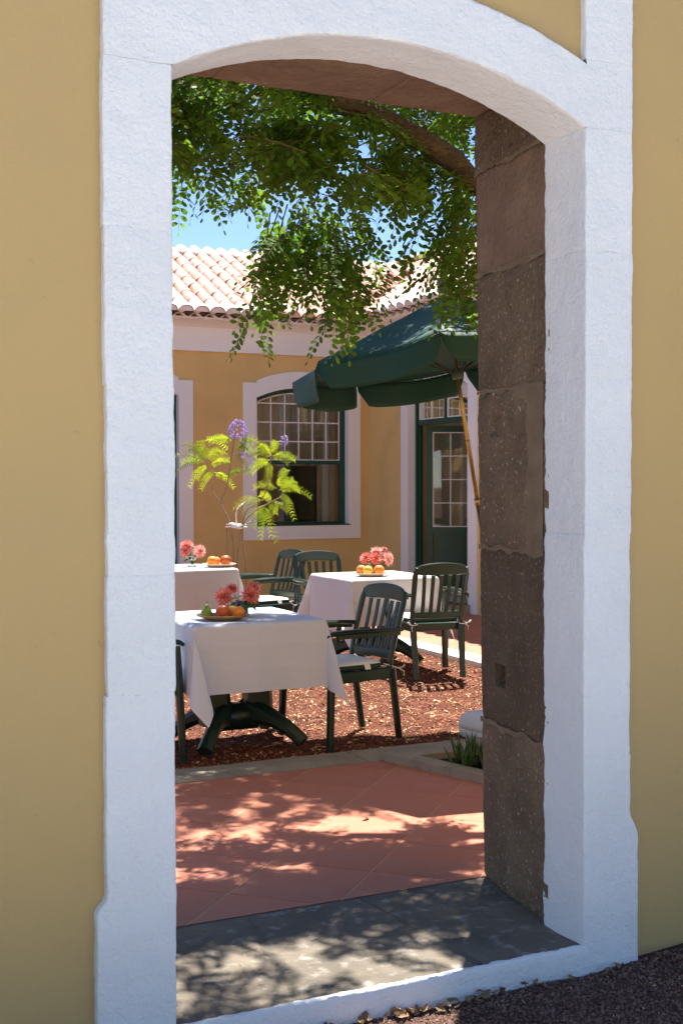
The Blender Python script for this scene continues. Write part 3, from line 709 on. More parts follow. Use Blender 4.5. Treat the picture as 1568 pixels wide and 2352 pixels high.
for (p, Rm, white) in placed:
    me = tmw if white else tm
    if nt_ < 290:
        o = inst('eave_tile' if white else 'roof_tile', me, roof, p, Rm.to_quaternion()); nt_ += 1
    else:
        far.add([p+Rm @ v.co for v in me.vertices], [tuple(f.vertices) for f in me.polygons])
o = far.build('far_roof_tiles', M_roof, roof, auto=math.radians(40)); o['kind'] = 'stuff'
# pan corrugation (concave tiles) joined
for i in range(-4, 34):
    x = 3.15+i*SP; ye = min(RY, EY+(x-EX)*SB/SA) if x > EX else EY
    y0 = max(EY-.04, ye); 
    if x < 3.8 or y0 > RY-.1: continue
    for a_ in range(5):
        t0, t1 = PI*a_/5, PI*(a_+1)/5
        P = [(x-.09*math.cos(t), yy, zA(yy)-.03*math.sin(t)+.012) for yy in (y0, RY) for t in (t0, t1)]
        pan.add(P, [(0, 1, 3, 2)])
for i in range(0, 60):
    y = EY-.02-i*SP+5
    x0 = max(EX-.04, vx(y) if y > EY else EX-.04)
    if y < 5 or x0 > RX: continue
    for a_ in range(5):
        t0, t1 = PI*a_/5, PI*(a_+1)/5
        P = [(xx, y-.09*math.cos(t), zB(xx)-.03*math.sin(t)+.012) for xx in (x0, RX) for t in (t0, t1)]
        pan.add(P, [(0, 1, 3, 2)])
o = pan.build('pan_tiles', M_roofs, roof, smooth=True); o['kind'] = 'stuff'
# second row of tile ends under the eave (white painted), joined wave band
m = MB()
def wave(fn, a, c, out0, out1, zc, bb, amp=.03):
    us = frange(a, c, .018); vs = []; n = len(us)
    for (o_, dz, am) in ((out0, 0, amp), (out1, 0, amp), (out1, .014, amp), (out0, .014, amp)):
        for u in us: vs.append(fn(u, zc+dz+am*math.cos(2*PI*(u)/SP), o_))
    bb.add(vs, [(k*n+i, k*n+i+1, ((k+1) % 4)*n+i+1, ((k+1) % 4)*n+i) for k in range(4) for i in range(n-1)])
wave(lambda u, z, o_: (u, YW-o_, z), 3.05, XD-.36, .2, .345, 3.525, m); wave(lambda u, z, o_: (XD-o_, u, z), 4.97, YW-.36, .2, .345, 3.525, m); m.build('cornice_tiles', M_wsm, roof, smooth=True)
m = MB(); wave(lambda u, z, o_: (u, YW-o_, z), 3.15, XD-.43, .25, .428, 3.572, m, -.028); wave(lambda u, z, o_: (XD-o_, u, z), 5.07, YW-.43, .25, .428, 3.572, m, -.028); m.build('eave_edge', M_ridge, roof, smooth=True)
# ridge tiles
rt_ = tile_mesh('ridge_tile', M_ridge, .46, .13, .115, .07, .014)
x = 3.4
while x < vx(RY)+.1: inst('ridge_tile', rt_, roof, (x, RY, zr-.01), Euler_ if False else (0, 0, -PI/2)); x += .42
y = 17.4
while y > 8: inst('ridge_tile', rt_, roof, (RX, y, zB(RX)-.01), (0, 0, PI)); y -= .42
# ================================================================== CHAIRS
def make_chair():
    r = thing('garden_chair', 'x', 'chair')
    ly = lambda z: -.205-.125*max(0, (z-.42)/.46)**1.15
    seatb = MB(); n = 9; vs = []
    for j in range(n):
        for i in range(n):
            s, t = -1+2*i/(n-1), -1+2*j/(n-1); hw = .235 if t > 0 else .235+.03*t
            vs.append((s*hw, .03+t*.225, .425-.012*(1-s*s)*(1-t*t)-(.012 if t > .9 else 0)))
    fs = [(j*n+i, j*n+i+1, (j+1)*n+i+1, (j+1)*n+i) for j in range(n-1) for i in range(n-1)]
    seatb.add(vs, fs); seatb.add([(x_, y_, z_-.02) for x_, y_, z_ in vs], [f[::-1] for f in fs])
    seatb.bar([(-.232, .25, .395), (0, .262, .395), (.232, .25, .395)], .02, .06); seatb.bar([(-.205, -.2, .395), (.205, -.2, .395)], .02, .06)
    for s in (-1, 1): seatb.bar([(s*.235, .25, .393), (s*.232, .03, .393), (s*.205, -.2, .393)], .02, .065)
    seatb.build('seat', M_green, r, auto=.7)
    for s in (-1, 1):
        m = MB(); m.bar([(s*.268, .255, 0), (s*.262, .245, .2), (s*.255, .235, .45), (s*.25, .225, .63)], [.052, .055, .055, .045], [.032, .036, .04, .036], ref=(0, 1, 0), rnd=.35); m.build('leg', M_green, r, auto=.7)
        m = MB(); m.bar([(s*.192, -.285, 0), (s*.196, -.255, .2), (s*.2, -.225, .42)], [.046, .05, .05], [.034, .036, .042], ref=(0, 1, 0), rnd=.35); m.build('leg', M_green, r, auto=.7)
        m = MB(); m.bar([(s*.243, .262, .635), (s*.25, .235, .652), (s*.262, .1, .658), (s*.262, -.08, .655), (s*.245, -.22, .648), (s*.222, -.285, .645)], [.04, .055, .052, .048, .042, .036], [.02, .026, .026, .026, .026, .026], rnd=.45); m.bar([(s*.262, .2, .635), (s*.27, -.08, .634), (s*.25, -.25, .63)], .012, .03)
        m.build('armrest', M_green, r, auto=.7)
        m = MB(); zs = [.40, .5, .6, .7, .8, .86]; m.bar([(s*(.2+.012*(z-.4)/.46-(.012 if z > .85 else 0)), ly(z), z) for z in zs], [.04, .04, .04, .042, .044, .03], [.028]*6, ref=(0, 1, 0), rnd=.4); m.build('back_post', M_green, r, auto=.7)
    m = MB(); xs = [-.205+.41*k/10 for k in range(11)]
    zc = [.835+.018*(1-(x_/.205)**2) for x_ in xs]; m.bar([(x_, ly(z_)-.022*(1-(x_/.205)**2), z_) for x_, z_ in zip(xs, zc)], [.022]*11, [.075+.018*(1-(x_/.205)**2)-(.02 if abs(x_) > .2 else 0) for x_ in xs], rnd=.3); m.build('top_rail', M_green, r, auto=.7)
    m = MB(); m.bar([(x_, ly(.5)-.022*(1-(x_/.205)**2), .49) for x_ in xs], .02, .055, rnd=.3); m.build('lower_rail', M_green, r, auto=.7)
    for k in range(5):
        x0 = -.125+.0625*k; m = MB(); zs = [.512, .6, .7, .80]
        m.bar([(x0*(1+.12*(z-.5)/.3), ly(z)-.022*(1-(x0/.205)**2)-.006*math.sin((z-.5)/.3*PI), z) for z in zs], [.031, .029, .029, .032], [.013]*4, ref=(0, 1, 0)); m.build('back_slat', M_green, r, auto=.7)
    return r
def make_cushion():
    r = thing('seat_cushion', 'x', 'cushion')
    def pad(z0, z1, sc):
        vs = []; n = 28; lay = [(0, z0), (.8, z0-.002), (.96, z0+.004), (1, (z0+z1)/2), (.96, z1-.006), (.8, z1), (.45, z1+.004), (0, z1+.003)]
        bb = MB()
        for (k, z) in lay:
            for i in range(n):
                a = 2*PI*i/n; c, s = math.cos(a), math.sin(a); e = .33
                x = math.copysign(abs(c)**e, c)*.208*k*sc; y = math.copysign(abs(s)**e, s)*.20*k*sc; vs.append((x, y+.02, z+.004*nz(x, y, z, 9)))
        fs = [(j*n+i, j*n+(i+1) % n, (j+1)*n+(i+1) % n, (j+1)*n+i) for j in range(len(lay)-1) for i in range(n)]
        return bb.add(vs, fs)
    pad(.003, .042, 1).build('pad', M_cush, r, smooth=True)
    m = MB(); n = 28
    for i in range(n+1): pass
    pts = []
    for i in range(n+1):
        a = 2*PI*i/n; c, s = math.cos(a), math.sin(a); e = .33; pts.append((math.copysign(abs(c)**e, c)*.209, math.copysign(abs(s)**e, s)*.201+.02, .016))
    m.bar(pts, .006, .024, caps=False); m.build('side_band', M_cband, r, auto=.7)
    for s in (-1, 1):
        m = MB(); m.tube([(s*.195, -.17, .02), (s*.225, -.23, .0), (s*.235, -.262, -.01), (s*.2, -.268, -.012), (s*.175, -.262, -.008), (s*.2, -.15, .01)], .0035, 5)
        m.tube([(s*.22, -.266, -.012), (s*.25, -.285, .006), (s*.262, -.275, .016), (s*.245, -.27, -.002), (s*.215, -.266, -.012), (s*.235, -.29, -.03), (s*.23, -.292, -.055)], .0045, 5)
        m.build('tie_cord', M_cush, r)
    m = MB(); m.add([(-.21, -.06, .03), (-.21, -.02, .03), (-.224, -.02, .0), (-.224, -.06, .0)], [(0, 1, 2, 3)]); m.build('care_tag', M_cush, r)
    return r
ch0 = make_chair(); cu0 = make_cushion(); used = [False]
def place_chair(x, y, deg, label, clabel, cush=True):
    if not used[0]: c, k = ch0, cu0; used[0] = True
    else: c, k = copy_tree(ch0), copy_tree(cu0)
    for o, l, g, z in ((c, label, 'green slatted armchairs round the café tables', -.012), (k, clabel, 'tie-on seat cushions on the green armchairs', .415)):
        o.location = (x, y, z); o.rotation_euler = (0, 0, math.radians(deg)); o['label'] = l; o['group'] = g
place_chair(3.20, 3.38, 98, 'dark green slatted armchair on the right side of the nearest table', 'white cushion with loose ties on the chair at the right of the nearest table')
place_chair(4.88, 5.31, -8, 'dark green armchair seen from behind, nearest the white kerb and glazed door', 'white tied cushion on the chair seen from behind beside the white kerb')
place_chair(4.28, 7.24, 100, 'green armchair facing left beside the far left table, in front of the ochre wall', 'pale cushion on the chair facing the far left table')
place_chair(4.66, 6.64, 176, 'green armchair behind the right hand table, facing the gateway', 'cushion hidden on the chair behind the right hand table')
place_chair(1.90, 3.43, -92, 'green armchair at the left end of the nearest table, half hidden by the gateway jamb', 'cushion on the half hidden chair at the left end of the nearest table')

# ================================================================== TABLES + CLOTHS
def make_table():
    r = thing('garden_table', 'x', 'table')
    m = MB(); m.bbox(-.395, .395, -.395, .395, .70, .733, .01); m.build('tabletop', M_green, r, auto=.5)
    for sx in (-1, 1):
        m = MB(); m.bar([(sx*.13, 0, .12), (sx*.13, 0, .3), (sx*.14, 0, .70)], [.17, .15, .17], [.16, .15, .17], ref=(0, 1, 0), rnd=.2); m.build('column', M_green, r, auto=.6)
    m = MB(); m.bar([(-.12, 0, .16), (.12, 0, .16)], .16, .15); m.build('crossbar', M_green, r, smooth=True)
    for sx in (-1, 1):
        for sy in (-1, 1):
            m = MB(); pts = []; 
            for k in range(8):
                t = k/7; R_2 = .10+.30*t; z = .185-.15*t**2.1
                pts.append((sx*(.06+.235*t), sy*(.02+.265*t), z))
            m.bar(pts, [.07, .075, .078, .08, .08, .08, .084, .09], [.15, .135, .12, .105, .092, .082, .074, .068], rnd=.35); m.build('foot', M_green, r, auto=.7)
    return r
tb0 = make_table()
def cloth(name, sx, sy, drop, mt, seed, cd, z=.742):
    """sx,sy half sizes; cd: outward fold direction per corner (dict)"""
    rnd = random.Random(seed); N = 54; K = 18; vs = []; idx = {}
    # parameter grid in s: list of (region coordinate)
    S_ = [-(1+k/K) for k in range(K, 0, -1)]+[-1+2*i/N for i in range(N+1)]+[1+k/K for k in range(1, K+1)]
    bb = MB(); n = len(S_); ph = [rnd.uniform(0, 6) for _ in range(8)]; rr = .014
    def side(d):   # rounded edge: returns out, down for cloth distance d
        if d < rr*PI/2: a = d/rr; return rr*math.sin(a), rr*(1-math.cos(a))
        return rr, rr+(d-rr*PI/2)
    for j, tv in enumerate(S_):
        for i, sv in enumerate(S_):
            ax, ay = abs(sv), abs(tv); gx, gy = (1 if sv > 0 else -1), (1 if tv > 0 else -1)
            X = min(ax, 1)*gx*(sx-rr); Y = min(ay, 1)*gy*(sy-rr); a = max(0, ax-1)*drop; b_ = max(0, ay-1)*drop
            if a == 0 and b_ == 0: p = (X, Y, z+.0012*nz(X, Y, seed, 7))
            elif a == 0 or b_ == 0:
                d = a+b_; o, dn = side(d); f = min(1, d/drop); u = Y if a > 0 else X; lim = (sy if a > 0 else sx)
                rip = (.009*math.sin(u*9+ph[0 if a > 0 else 1]+gx+gy)+.005*math.sin(u*21+ph[2]))*f*(1-(abs(u)/lim)**4) + .012*f - .006*math.exp(-(u/.014)**2)*min(1, f*6) - .004*math.exp(-((abs(u)-.27)/.012)**2) + .005*math.exp(-((f-.34)/.03)**2) + .004*math.exp(-((f-.68)/.03)**2)
                o2 = o+rip
                p = (X+(gx*o2 if a > 0 else 0), Y+(gy*o2 if b_ > 0 else 0), z-dn)
            else:
                r = math.hypot(a, b_); th = math.atan2(b_, a)  # 0 -> on the x side, 90-> y side
                psi = 2*PI*th/(PI/2); sa = .215 if gx < 0 else .155; dx, dy = cd[(gx, gy)]
                L_ = math.hypot(dx, dy); dx, dy = dx/L_, dy/L_; ex, ey = -dy, dx
                sgn = 1 if (gx*gy > 0) else -1
                rad = r*sa; h1 = rad*(1-math.cos(psi))*(.78); h2 = sgn*rad*math.sin(psi)*.75
                wob = .012*math.sin(psi*2+ph[3])*min(1, r/.2)
                o0 = (rr+.012*min(1, r/drop))
                hx = dx*(h1+wob)+ex*h2; hy = dy*(h1+wob)+ey*h2; h = math.hypot(h1, h2)
                dn = math.sqrt(max(0, r*r-h*h)); e1 = math.cos(th)**2
                p = (X+hx+gx*o0*(.3+.7*e1), Y+hy+gy*o0*(.3+.7*(1-e1)), z-rr*.5-dn)
            vs.append(p)
    fs = [(j*n+i, j*n+i+1, (j+1)*n+i+1, (j+1)*n+i) for j in range(n-1) for i in range(n-1)]
    bb.add(vs, fs); o = bb.build(name, mt, smooth=True)
    md = o.modifiers.new('sub', 'SUBSURF'); md.levels = 1; md.render_levels = 1
    return o
def place_table(x, y, label, cl, mt, seed, cd, sx=.4, sy=.4, drop=.385, first=False):
    t = tb0 if first else copy_tree(tb0); t.location = (x, y, -.012); t['label'] = label; t['group'] = 'green pedestal garden tables under white cloths'
    c = cloth('tablecloth', sx, sy, drop, mt, seed, cd); c.location = (x, y, -.012); tag(c, cl, 'tablecloth', 'white cloths draped over the square tables')
DD = {(-1, -1): (.15, -1), (1, -1): (.8, -.7), (1, 1): (1, 1), (-1, 1): (-1, 1)}
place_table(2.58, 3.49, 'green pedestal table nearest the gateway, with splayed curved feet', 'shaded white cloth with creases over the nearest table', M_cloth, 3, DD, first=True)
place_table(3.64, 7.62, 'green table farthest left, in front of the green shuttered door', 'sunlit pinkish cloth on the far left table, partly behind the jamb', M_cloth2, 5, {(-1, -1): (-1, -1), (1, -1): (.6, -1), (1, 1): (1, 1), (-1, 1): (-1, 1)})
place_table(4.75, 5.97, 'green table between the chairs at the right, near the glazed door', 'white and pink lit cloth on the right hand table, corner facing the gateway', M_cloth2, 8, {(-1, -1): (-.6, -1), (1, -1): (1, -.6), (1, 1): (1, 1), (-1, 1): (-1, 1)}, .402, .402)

# ================================================================== TABLE DRESSING
ZT = .7325
def plate(x, y, sx, sy, mt, label, rz=0):
    m = MB(); m.lathe([(.001, 0), (.6, 0), (.72, .01), (.95, .022), (1, .026), (1, .031), (.94, .028), (.7, .016), (.6, .008), (.001, .008)], 36, sx=sx, sy=sy)
    o = m.build('fruit_plate', mt, smooth=True); o.location = (x, y, ZT); o.rotation_euler = (0, 0, rz); tag(o, label, 'plate', 'fruit plates on the tables')
plate(2.43, 3.30, .15, .105, M_wick, 'oval woven wicker plate on the nearest table', -.45)
plate(3.93, 7.44, .155, .12, M_plate, 'pale plate of fruit on the far left table', -.4); plate(4.64, 5.80, .14, .11, M_plate, 'pale plate of fruit on the right hand table', -.4)
def fruit(kind, x, y, r, col, label, z0=.009):
    m = MB(); root = None
    if kind == 'pear': pr = [(.001, 0), (.5, .03), (.85, .3), (.98, .7), (.92, 1.1), (.62, 1.55), (.42, 1.9), (.3, 2.2), (.1, 2.33), (.001, 2.32)]
    else: pr = [(.12, .1), (.45, .02), (.82, .3), (1, .85), (.95, 1.25), (.72, 1.62), (.4, 1.82), (.15, 1.8), (.001, 1.7)]
    m.lathe([(a*r, b_*r) for a, b_ in pr], 20); o = m.build(kind, col, smooth=True); o.location = (x, y, ZT+z0); o.rotation_euler = (random.uniform(-.06, .06), random.uniform(-.06, .06), 1); tag(o, label, 'fruit')
    if kind in ('pear', 'apple'):
        m = MB(); h = 2.28*r if kind == 'pear' else 1.68*r; m.tube([(0, 0, h), (.1*r, 0, h+.25*r), (.25*r, 0, h+.55*r)], [.0018, .0015, .002], 5); m.build('stalk', M_twig, o)
MF = lambda n, a, b_, s=20, r=.35: mat(n, a, b_, s, r, .15, 300, bdist=.001, spec=.5)
F_pear = MF('pear_skin', (.13, .24, .03), (.20, .30, .05)); F_app = MF('red_apple_skin', (.45, .04, .02), (.62, .22, .05)); F_or = MF('orange_skin', (.80, .24, .02), (.85, .30, .03), 60, .45); F_peach = MF('peach_skin', (.75, .35, .06), (.65, .10, .04), 12, .6); F_lem = MF('lemon_skin', (.72, .50, .05), (.6, .42, .06))
fruit('pear', 2.347, 3.345, .034, F_pear, 'green pear at the left of the wicker plate')
fruit('apple', 2.425, 3.29, .041, F_app, 'red apple in the middle of the wicker plate'); fruit('orange', 2.507, 3.262, .036, F_or, 'bright orange at the right of the wicker plate'); fruit('apple', 2.50, 3.345, .035, F_lem, 'pale yellow apple behind the orange on the wicker plate')
fruit('orange', 3.87, 7.455, .048, F_or, 'orange at the left of the far left plate'); fruit('apple', 3.985, 7.42, .052, F_app, 'dark red apple on the far left plate'); fruit('peach', 3.93, 7.53, .042, F_peach, 'peach behind the orange on the far left plate')
fruit('orange', 4.70, 5.77, .044, F_or, 'orange on the right hand plate, nearest the kerb'); fruit('lemon', 4.615, 5.80, .042, F_lem, 'yellow green fruit in the middle of the right hand plate'); fruit('peach', 4.60, 5.89, .042, F_peach, 'pinkish peach behind the yellow fruit on the right hand plate')
def vase(x, y, h, r, label, stem=False):
    if stem: pr = [(.001, 0), (r*.7, 0), (r*.65, .006), (.007, .014), (.007, h*.35), (r*.55, h*.45), (r, h*.72), (r*1.02, h), (r*.98, h), (r*.94, h*.72), (r*.45, h*.5), (.001, h*.46)]
    else: pr = [(.001, 0), (r, 0), (r*1.05, h), (r*1.0, h), (r*.93, .01), (.001, .01)]
    m = MB(); m.lathe(pr, 24); o = m.build('glass_vase', M_vase, smooth=True); o.location = (x, y, ZT); tag(o, label, 'vase', 'small glass vases on the tables')
vase(2.60, 3.44, .085, .034, 'small clear glass of water holding dahlias on the nearest table')
vase(3.745, 7.66, .12, .055, 'stemmed glass vase on the far left table', True); vase(4.76, 5.92, .09, .035, 'small glass vase behind the fruit on the right hand table')
def dahlia(x, y, z, R, bx, by, mt, label, dirv, leaves=0):
    r = thing('dahlia', label, 'flower', (bx, by, ZT+.02), 0, 'pink dahlias standing in the table vases')
    R *= 1.18; c = Vector((x-bx, y-by, z-ZT-.02)); d = Vector(dirv).normalized(); q = d.to_track_quat('Z', 'Y'); m = MB()
    for lay in range(6):
        el = [-.25, .05, .35, .65, .95, 1.25][lay]; nn = [17, 16, 14, 11, 8, 5][lay]; L_ = R*[1, 1, .95, .85, .7, .5][lay]
        for k in range(nn):
            a = 2*PI*(k+.5*lay)/nn+random.uniform(-.1, .1); e = el+random.uniform(-.1, .1); dd = Vector((math.cos(a)*math.cos(e), math.sin(a)*math.cos(e), math.sin(e))); sd = Vector((-math.sin(a), math.cos(a), 0)); up_ = dd.cross(sd)
            w_ = R*.13; LL = L_*random.uniform(.88, 1.05)
            P = [c+q @ (dd*R*.08-sd*w_*.5), c+q @ (dd*R*.08+sd*w_*.5), c+q @ (dd*LL*.6+sd*w_-up_*R*.05), c+q @ (dd*LL-up_*R*.02*random.uniform(-2, 3)), c+q @ (dd*LL*.6-sd*w_-up_*R*.05)]
            m.add(P, [(0, 1, 2, 3, 4)])
    m.build('bloom', mt, r)
    m = MB(); m.tube([(0, 0, 0), tuple(c*.5+Vector((0, 0, .01))), tuple(c-d*.01)], .0025, 5); m.build('stem', M_dleaf, r)
    for k in range(leaves):
        a = random.uniform(0, 6.28); L_ = random.uniform(.06, .085); o = c*random.uniform(.35, .75); h = Vector((math.cos(a), math.sin(a), random.uniform(-.7, .4))).normalized(); s = Vector((-math.sin(a), math.cos(a), 0)); u_ = h.cross(s)
        m = MB(); P = []; 
        for t, w_ in ((0, .001), (.25, .4), (.5, .5), (.75, .32), (1, .01)):
            cc = o+h*L_*t-Vector((0, 0, .02*t*t)); P += [cc-s*w_*L_*.5+u_*.004, cc, cc+s*w_*L_*.5+u_*.004]
        m.add(P, [(i*3+j, i*3+j+1, i*3+j+4, i*3+j+3) for i in range(4) for j in range(2)]); m.build('leaf', M_dleaf, r, smooth=True)
V1 = (2.60, 3.44)
dahlia(2.492, 3.452, .848, .050, *V1, M_petal, 'leftmost salmon dahlia over the fruit on the nearest table', (-.5, -.8, .25), 3)
dahlia(2.565, 3.52, .885, .040, *V1, M_petal, 'smaller salmon dahlia in the middle of the nearest bunch', (0, -.5, .8), 3)
dahlia(2.645, 3.42, .850, .056, *V1, M_petal, 'largest salmon dahlia at the right of the nearest bunch', (.1, -.9, .3), 4)
dahlia(2.69, 3.49, .888, .050, *V1, M_petal, 'upper right salmon dahlia of the nearest bunch', (.4, -.3, .8), 4)
V2 = (3.745, 7.66)
dahlia(3.69, 7.64, .925, .065, *V2, M_petal, 'top pink dahlia on the far left table', (-.1, -.3, .9), 2); dahlia(3.665, 7.60, .875, .055, *V2, M_petal, 'leftmost pink dahlia on the far left table', (-.6, -.5, .4), 2); dahlia(3.80, 7.60, .872, .062, *V2, M_petal2, 'pale pink dahlia facing out on the far left table', (.3, -.9, .3), 2)
V3 = (4.76, 5.92)
dahlia(4.665, 5.93, .875, .055, *V3, M_petal, 'leftmost pink dahlia on the right hand table', (-.5, -.5, .6), 2); dahlia(4.73, 5.88, .872, .058, *V3, M_petal, 'central pink dahlia on the right hand table', (0, -.8, .6), 2); dahlia(4.765, 5.93, .925, .055, *V3, M_petal2, 'top pale dahlia on the right hand table', (0, -.3, .9), 2)
dahlia(4.83, 5.86, .868, .062, *V3, M_petal2, 'pale dahlia drooping at the right of the right hand bunch', (.6, -.7, .2), 3); dahlia(4.83, 5.92, .945, .026, *V3, M_petal, 'small red dahlia bud above the right hand bunch', (.2, -.3, .9), 0)

# ================================================================== PARASOL
pb = Vector((4.16, 3.0, .06)); ptop = Vector((3.832, 3.259, 2.645)); ax = (ptop-pb).normalized()
um = thing('parasol', 'leaning dark green parasol with scalloped valance and brass pole', 'parasol', pb)
q = ax.to_track_quat('Z', 'Y'); um.rotation_mode = 'QUATERNION'; um.rotation_quaternion = q
Lp = (ptop-pb).length; qi = q.inverted()
def az_local(deg):
    v = qi @ Vector((math.cos(math.radians(deg)), math.sin(math.radians(deg)), 0)); return math.atan2(v.y, v.x)
a0 = az_local(-125); NR = 8; Rr = 1.0; zr_ = Lp-.43
m = MB(); m.tube([(0, 0, .05), (0, 0, 1.35)], .0155, 12); m.build('pole', M_brass, um, smooth=True)
m = MB(); m.tube([(0, 0, 1.33), (0, 0, Lp-.05)], .0125, 12); m.tube([(0, 0, 1.70), (0, 0, 1.715)], .0137, 12); m.tube([(0, 0, 1.32), (0, 0, 1.36)], .019, 12); m.build('upper_pole', M_brass, um, smooth=True)
m = MB(); m.lathe([(.001, -.01), (.035, 0), (.042, .02), (.03, .035), (.036, .05), (.03, .075), (.012, .09), (.001, .092)], 16, c=(0, 0, Lp)); m.build('finial', M_grey, um, smooth=True)
def canopy():
    nt2, nr = 10, 12; vs = []; V_ = {}; bb = MB()
    for s in range(NR):
        for i in range(nt2):
            f = i/nt2
            for k in range(nr+1):
                t = k/nr; a = a0+(s+f)*2*PI/NR; 
                A = Vector((math.cos(a0+s*2*PI/NR), math.sin(a0+s*2*PI/NR))); B = Vector((math.cos(a0+(s+1)*2*PI/NR), math.sin(a0+(s+1)*2*PI/NR)))
                p = (A*(1-f)+B*f)*Rr*t; sag = math.sin(f*PI)*t*.028; inward = 1-.035*math.sin(f*PI)*t
                z = Lp-.03-(.345)*(t**1.04)-sag+.006*nz(p.x, p.y, 1, 5)
                V_[s*nt2+i, k] = len(vs); vs.append((p.x*inward, p.y*inward, z))
    n_ = NR*nt2; fs = [(V_[i, k], V_[i, k+1], V_[(i+1) % n_, k+1], V_[(i+1) % n_, k]) for i in range(n_) for k in range(nr)]
    bb.add(vs, fs); o = bb.build('canopy', M_umb, um, smooth=False, auto=.5)
    md = o.modifiers.new('s', 'SOLIDIFY'); md.thickness = .002
    # valance: one flap per panel
    for s in range(NR):
        bb = MB(); vs2 = []; nn = 14; rows = 5
        A = Vector((math.cos(a0+s*2*PI/NR), math.sin(a0+s*2*PI/NR))); B = Vector((math.cos(a0+(s+1)*2*PI/NR), math.sin(a0+(s+1)*2*PI/NR)))
        for r_ in range(rows+1):
            for i in range(nn+1):
                f = .004+.992*i/nn; p = (A*(1-f)+B*f)*Rr; inward = 1-.035*math.sin(f*PI); e = min(f, 1-f)
                h = .16*(1-(1-min(1, e/.10))**2.0*.72); zt = Lp-.03-.345-math.sin(f*PI)*.028
                fl = .018*(r_/rows)*math.sin(f*9+s*2)+.012*(r_/rows)
                n2 = (A+B).normalized(); vs2.append((p.x*inward+n2.x*fl-n2.x*.0*r_, p.y*inward+n2.y*fl, zt-h*r_/rows))
        bb.add(vs2, [(r_*(nn+1)+i, r_*(nn+1)+i+1, (r_+1)*(nn+1)+i+1, (r_+1)*(nn+1)+i) for r_ in range(rows) for i in range(nn)])
        o = bb.build('valance', M_umb, um, smooth=True); md = o.modifiers.new('s', 'SOLIDIFY'); md.thickness = .002
    for s in range(NR):
        a = a0+s*2*PI/NR; c, s_ = math.cos(a), math.sin(a)
        m = MB(); m.bar([(c*.03, s_*.03, Lp-.05), (c*.5, s_*.5, Lp-.222), (c*.98, s_*.98, Lp-.39)], .012, .014); m.build('rib', M_rib, um)
        m = MB(); m.bar([(c*.02, s_*.02, Lp-.50), (c*.48, s_*.48, Lp-.225)], .009, .009); m.build('strut', M_rib, um)
canopy()
m = MB(); m.lathe([(.03, 0), (.032, .01), (.03, .05), (.02, .06), (.02, 0)], 14, c=(0, 0, Lp-.53)); m.build('runner', M_grey, um, smooth=True)
# base
ub = bpy.data.objects.new('base', None); COL.objects.link(ub); ub.parent = um
bpy.context.view_layer.update(); ub.matrix_world = Matrix.Translation((4.17, 3.0, -.03)) @ Matrix.Rotation(.15, 4, 'Z')
def rsq(hw, z, r_, n=40, e=.42):
    P = []
    for i in range(n):
        a = 2*PI*i/n; c, s = math.cos(a), math.sin(a); P.append((math.copysign(abs(c)**e, c)*hw*r_, math.copysign(abs(s)**e, s)*hw*r_, z))
    return P
def stack(lay, hw, e=.42):
    n = 40; vs = []
    for r_, z in lay: vs += rsq(hw, z, r_, n, e)
    fs = [(j*n+i, j*n+(i+1) % n, (j+1)*n+(i+1) % n, (j+1)*n+i) for j in range(len(lay)-1) for i in range(n)]; fs.append(tuple(range((len(lay)-1)*n, len(lay)*n)))
    b_ = MB(); return b_.add(vs, fs)
stack([(.96, 0), (.99, .015), (.995, .05), (.985, .055)], .275).build('lower_shell', M_wplast, ub, auto=.6)
stack([(.985, .056), (1, .062), (.995, .085), (.96, .115), (.88, .138), (.7, .148), (.3, .153), (.12, .155)], .275).build('upper_shell', M_wplast, ub, auto=.9)
m = MB(); m.lathe([(.045, .15), (.04, .21), (.028, .22), (.028, .16)], 16); m.build('collar', M_wplast, ub, smooth=True)

# ================================================================== JACARANDA SAPLING
jr = thing('jacaranda_sapling', 'slim jacaranda sapling with lime feathery fronds and lilac blossom behind the far left table', 'tree', (4.40, 8.27, 0))
JB = Vector((4.40, 8.27, 0))
def jl(p): return tuple(Vector(p)-JB)
def stem(pts, r0, r1, nm='stem', mt=M_jstem):
    P = [Vector(p) for p in pts]; Q = []
    for i in range(len(P)-1):
        for k in range(4):
            t = k/4; p0 = P[max(i-1, 0)]; p3 = P[min(i+2, len(P)-1)]; p1, p2 = P[i], P[i+1]
            Q.append(.5*((2*p1)+(p2-p0)*t+(2*p0-5*p1+4*p2-p3)*t*t+(3*p1-p0-3*p2+p3)*t**3))
    Q.append(P[-1]); m = MB(); m.tube([jl(p) for p in Q], [r0+(r1-r0)*i/(len(Q)-1) for i in range(len(Q))], 7); return m.build(nm, mt, jr, smooth=True)
stem([(4.42, 8.28, 0), (4.40, 8.28, .5), (4.37, 8.29, 1.05), (4.28, 8.33, 1.30), (4.33, 8.31, 1.45), (4.37, 8.30, 1.7), (4.42, 8.29, 2.0)], .011, .005, 'trunk')
stem([(4.28, 8.33, 1.30), (4.20, 8.36, 1.42), (4.22, 8.37, 1.55), (4.14, 8.40, 1.72)], .007, .003)
stem([(4.38, 8.27, 0), (4.335, 8.3, .5), (4.33, 8.3, 1.05)], .008, .006)
stem([(4.48, 8.22, 0), (4.50, 8.22, .6), (4.47, 8.25, 1.03), (4.56, 8.2, 1.2), (4.72, 8.13, 1.3), (4.82, 8.08, 1.36)], .01, .005)
stem([(4.43, 8.27, .0), (4.42, 8.27, .7), (4.50, 8.24, 1.2), (4.62, 8.18, 1.29), (4.70, 8.14, 1.5), (4.735, 8.12, 1.8)], .009, .004)
m = MB(); 
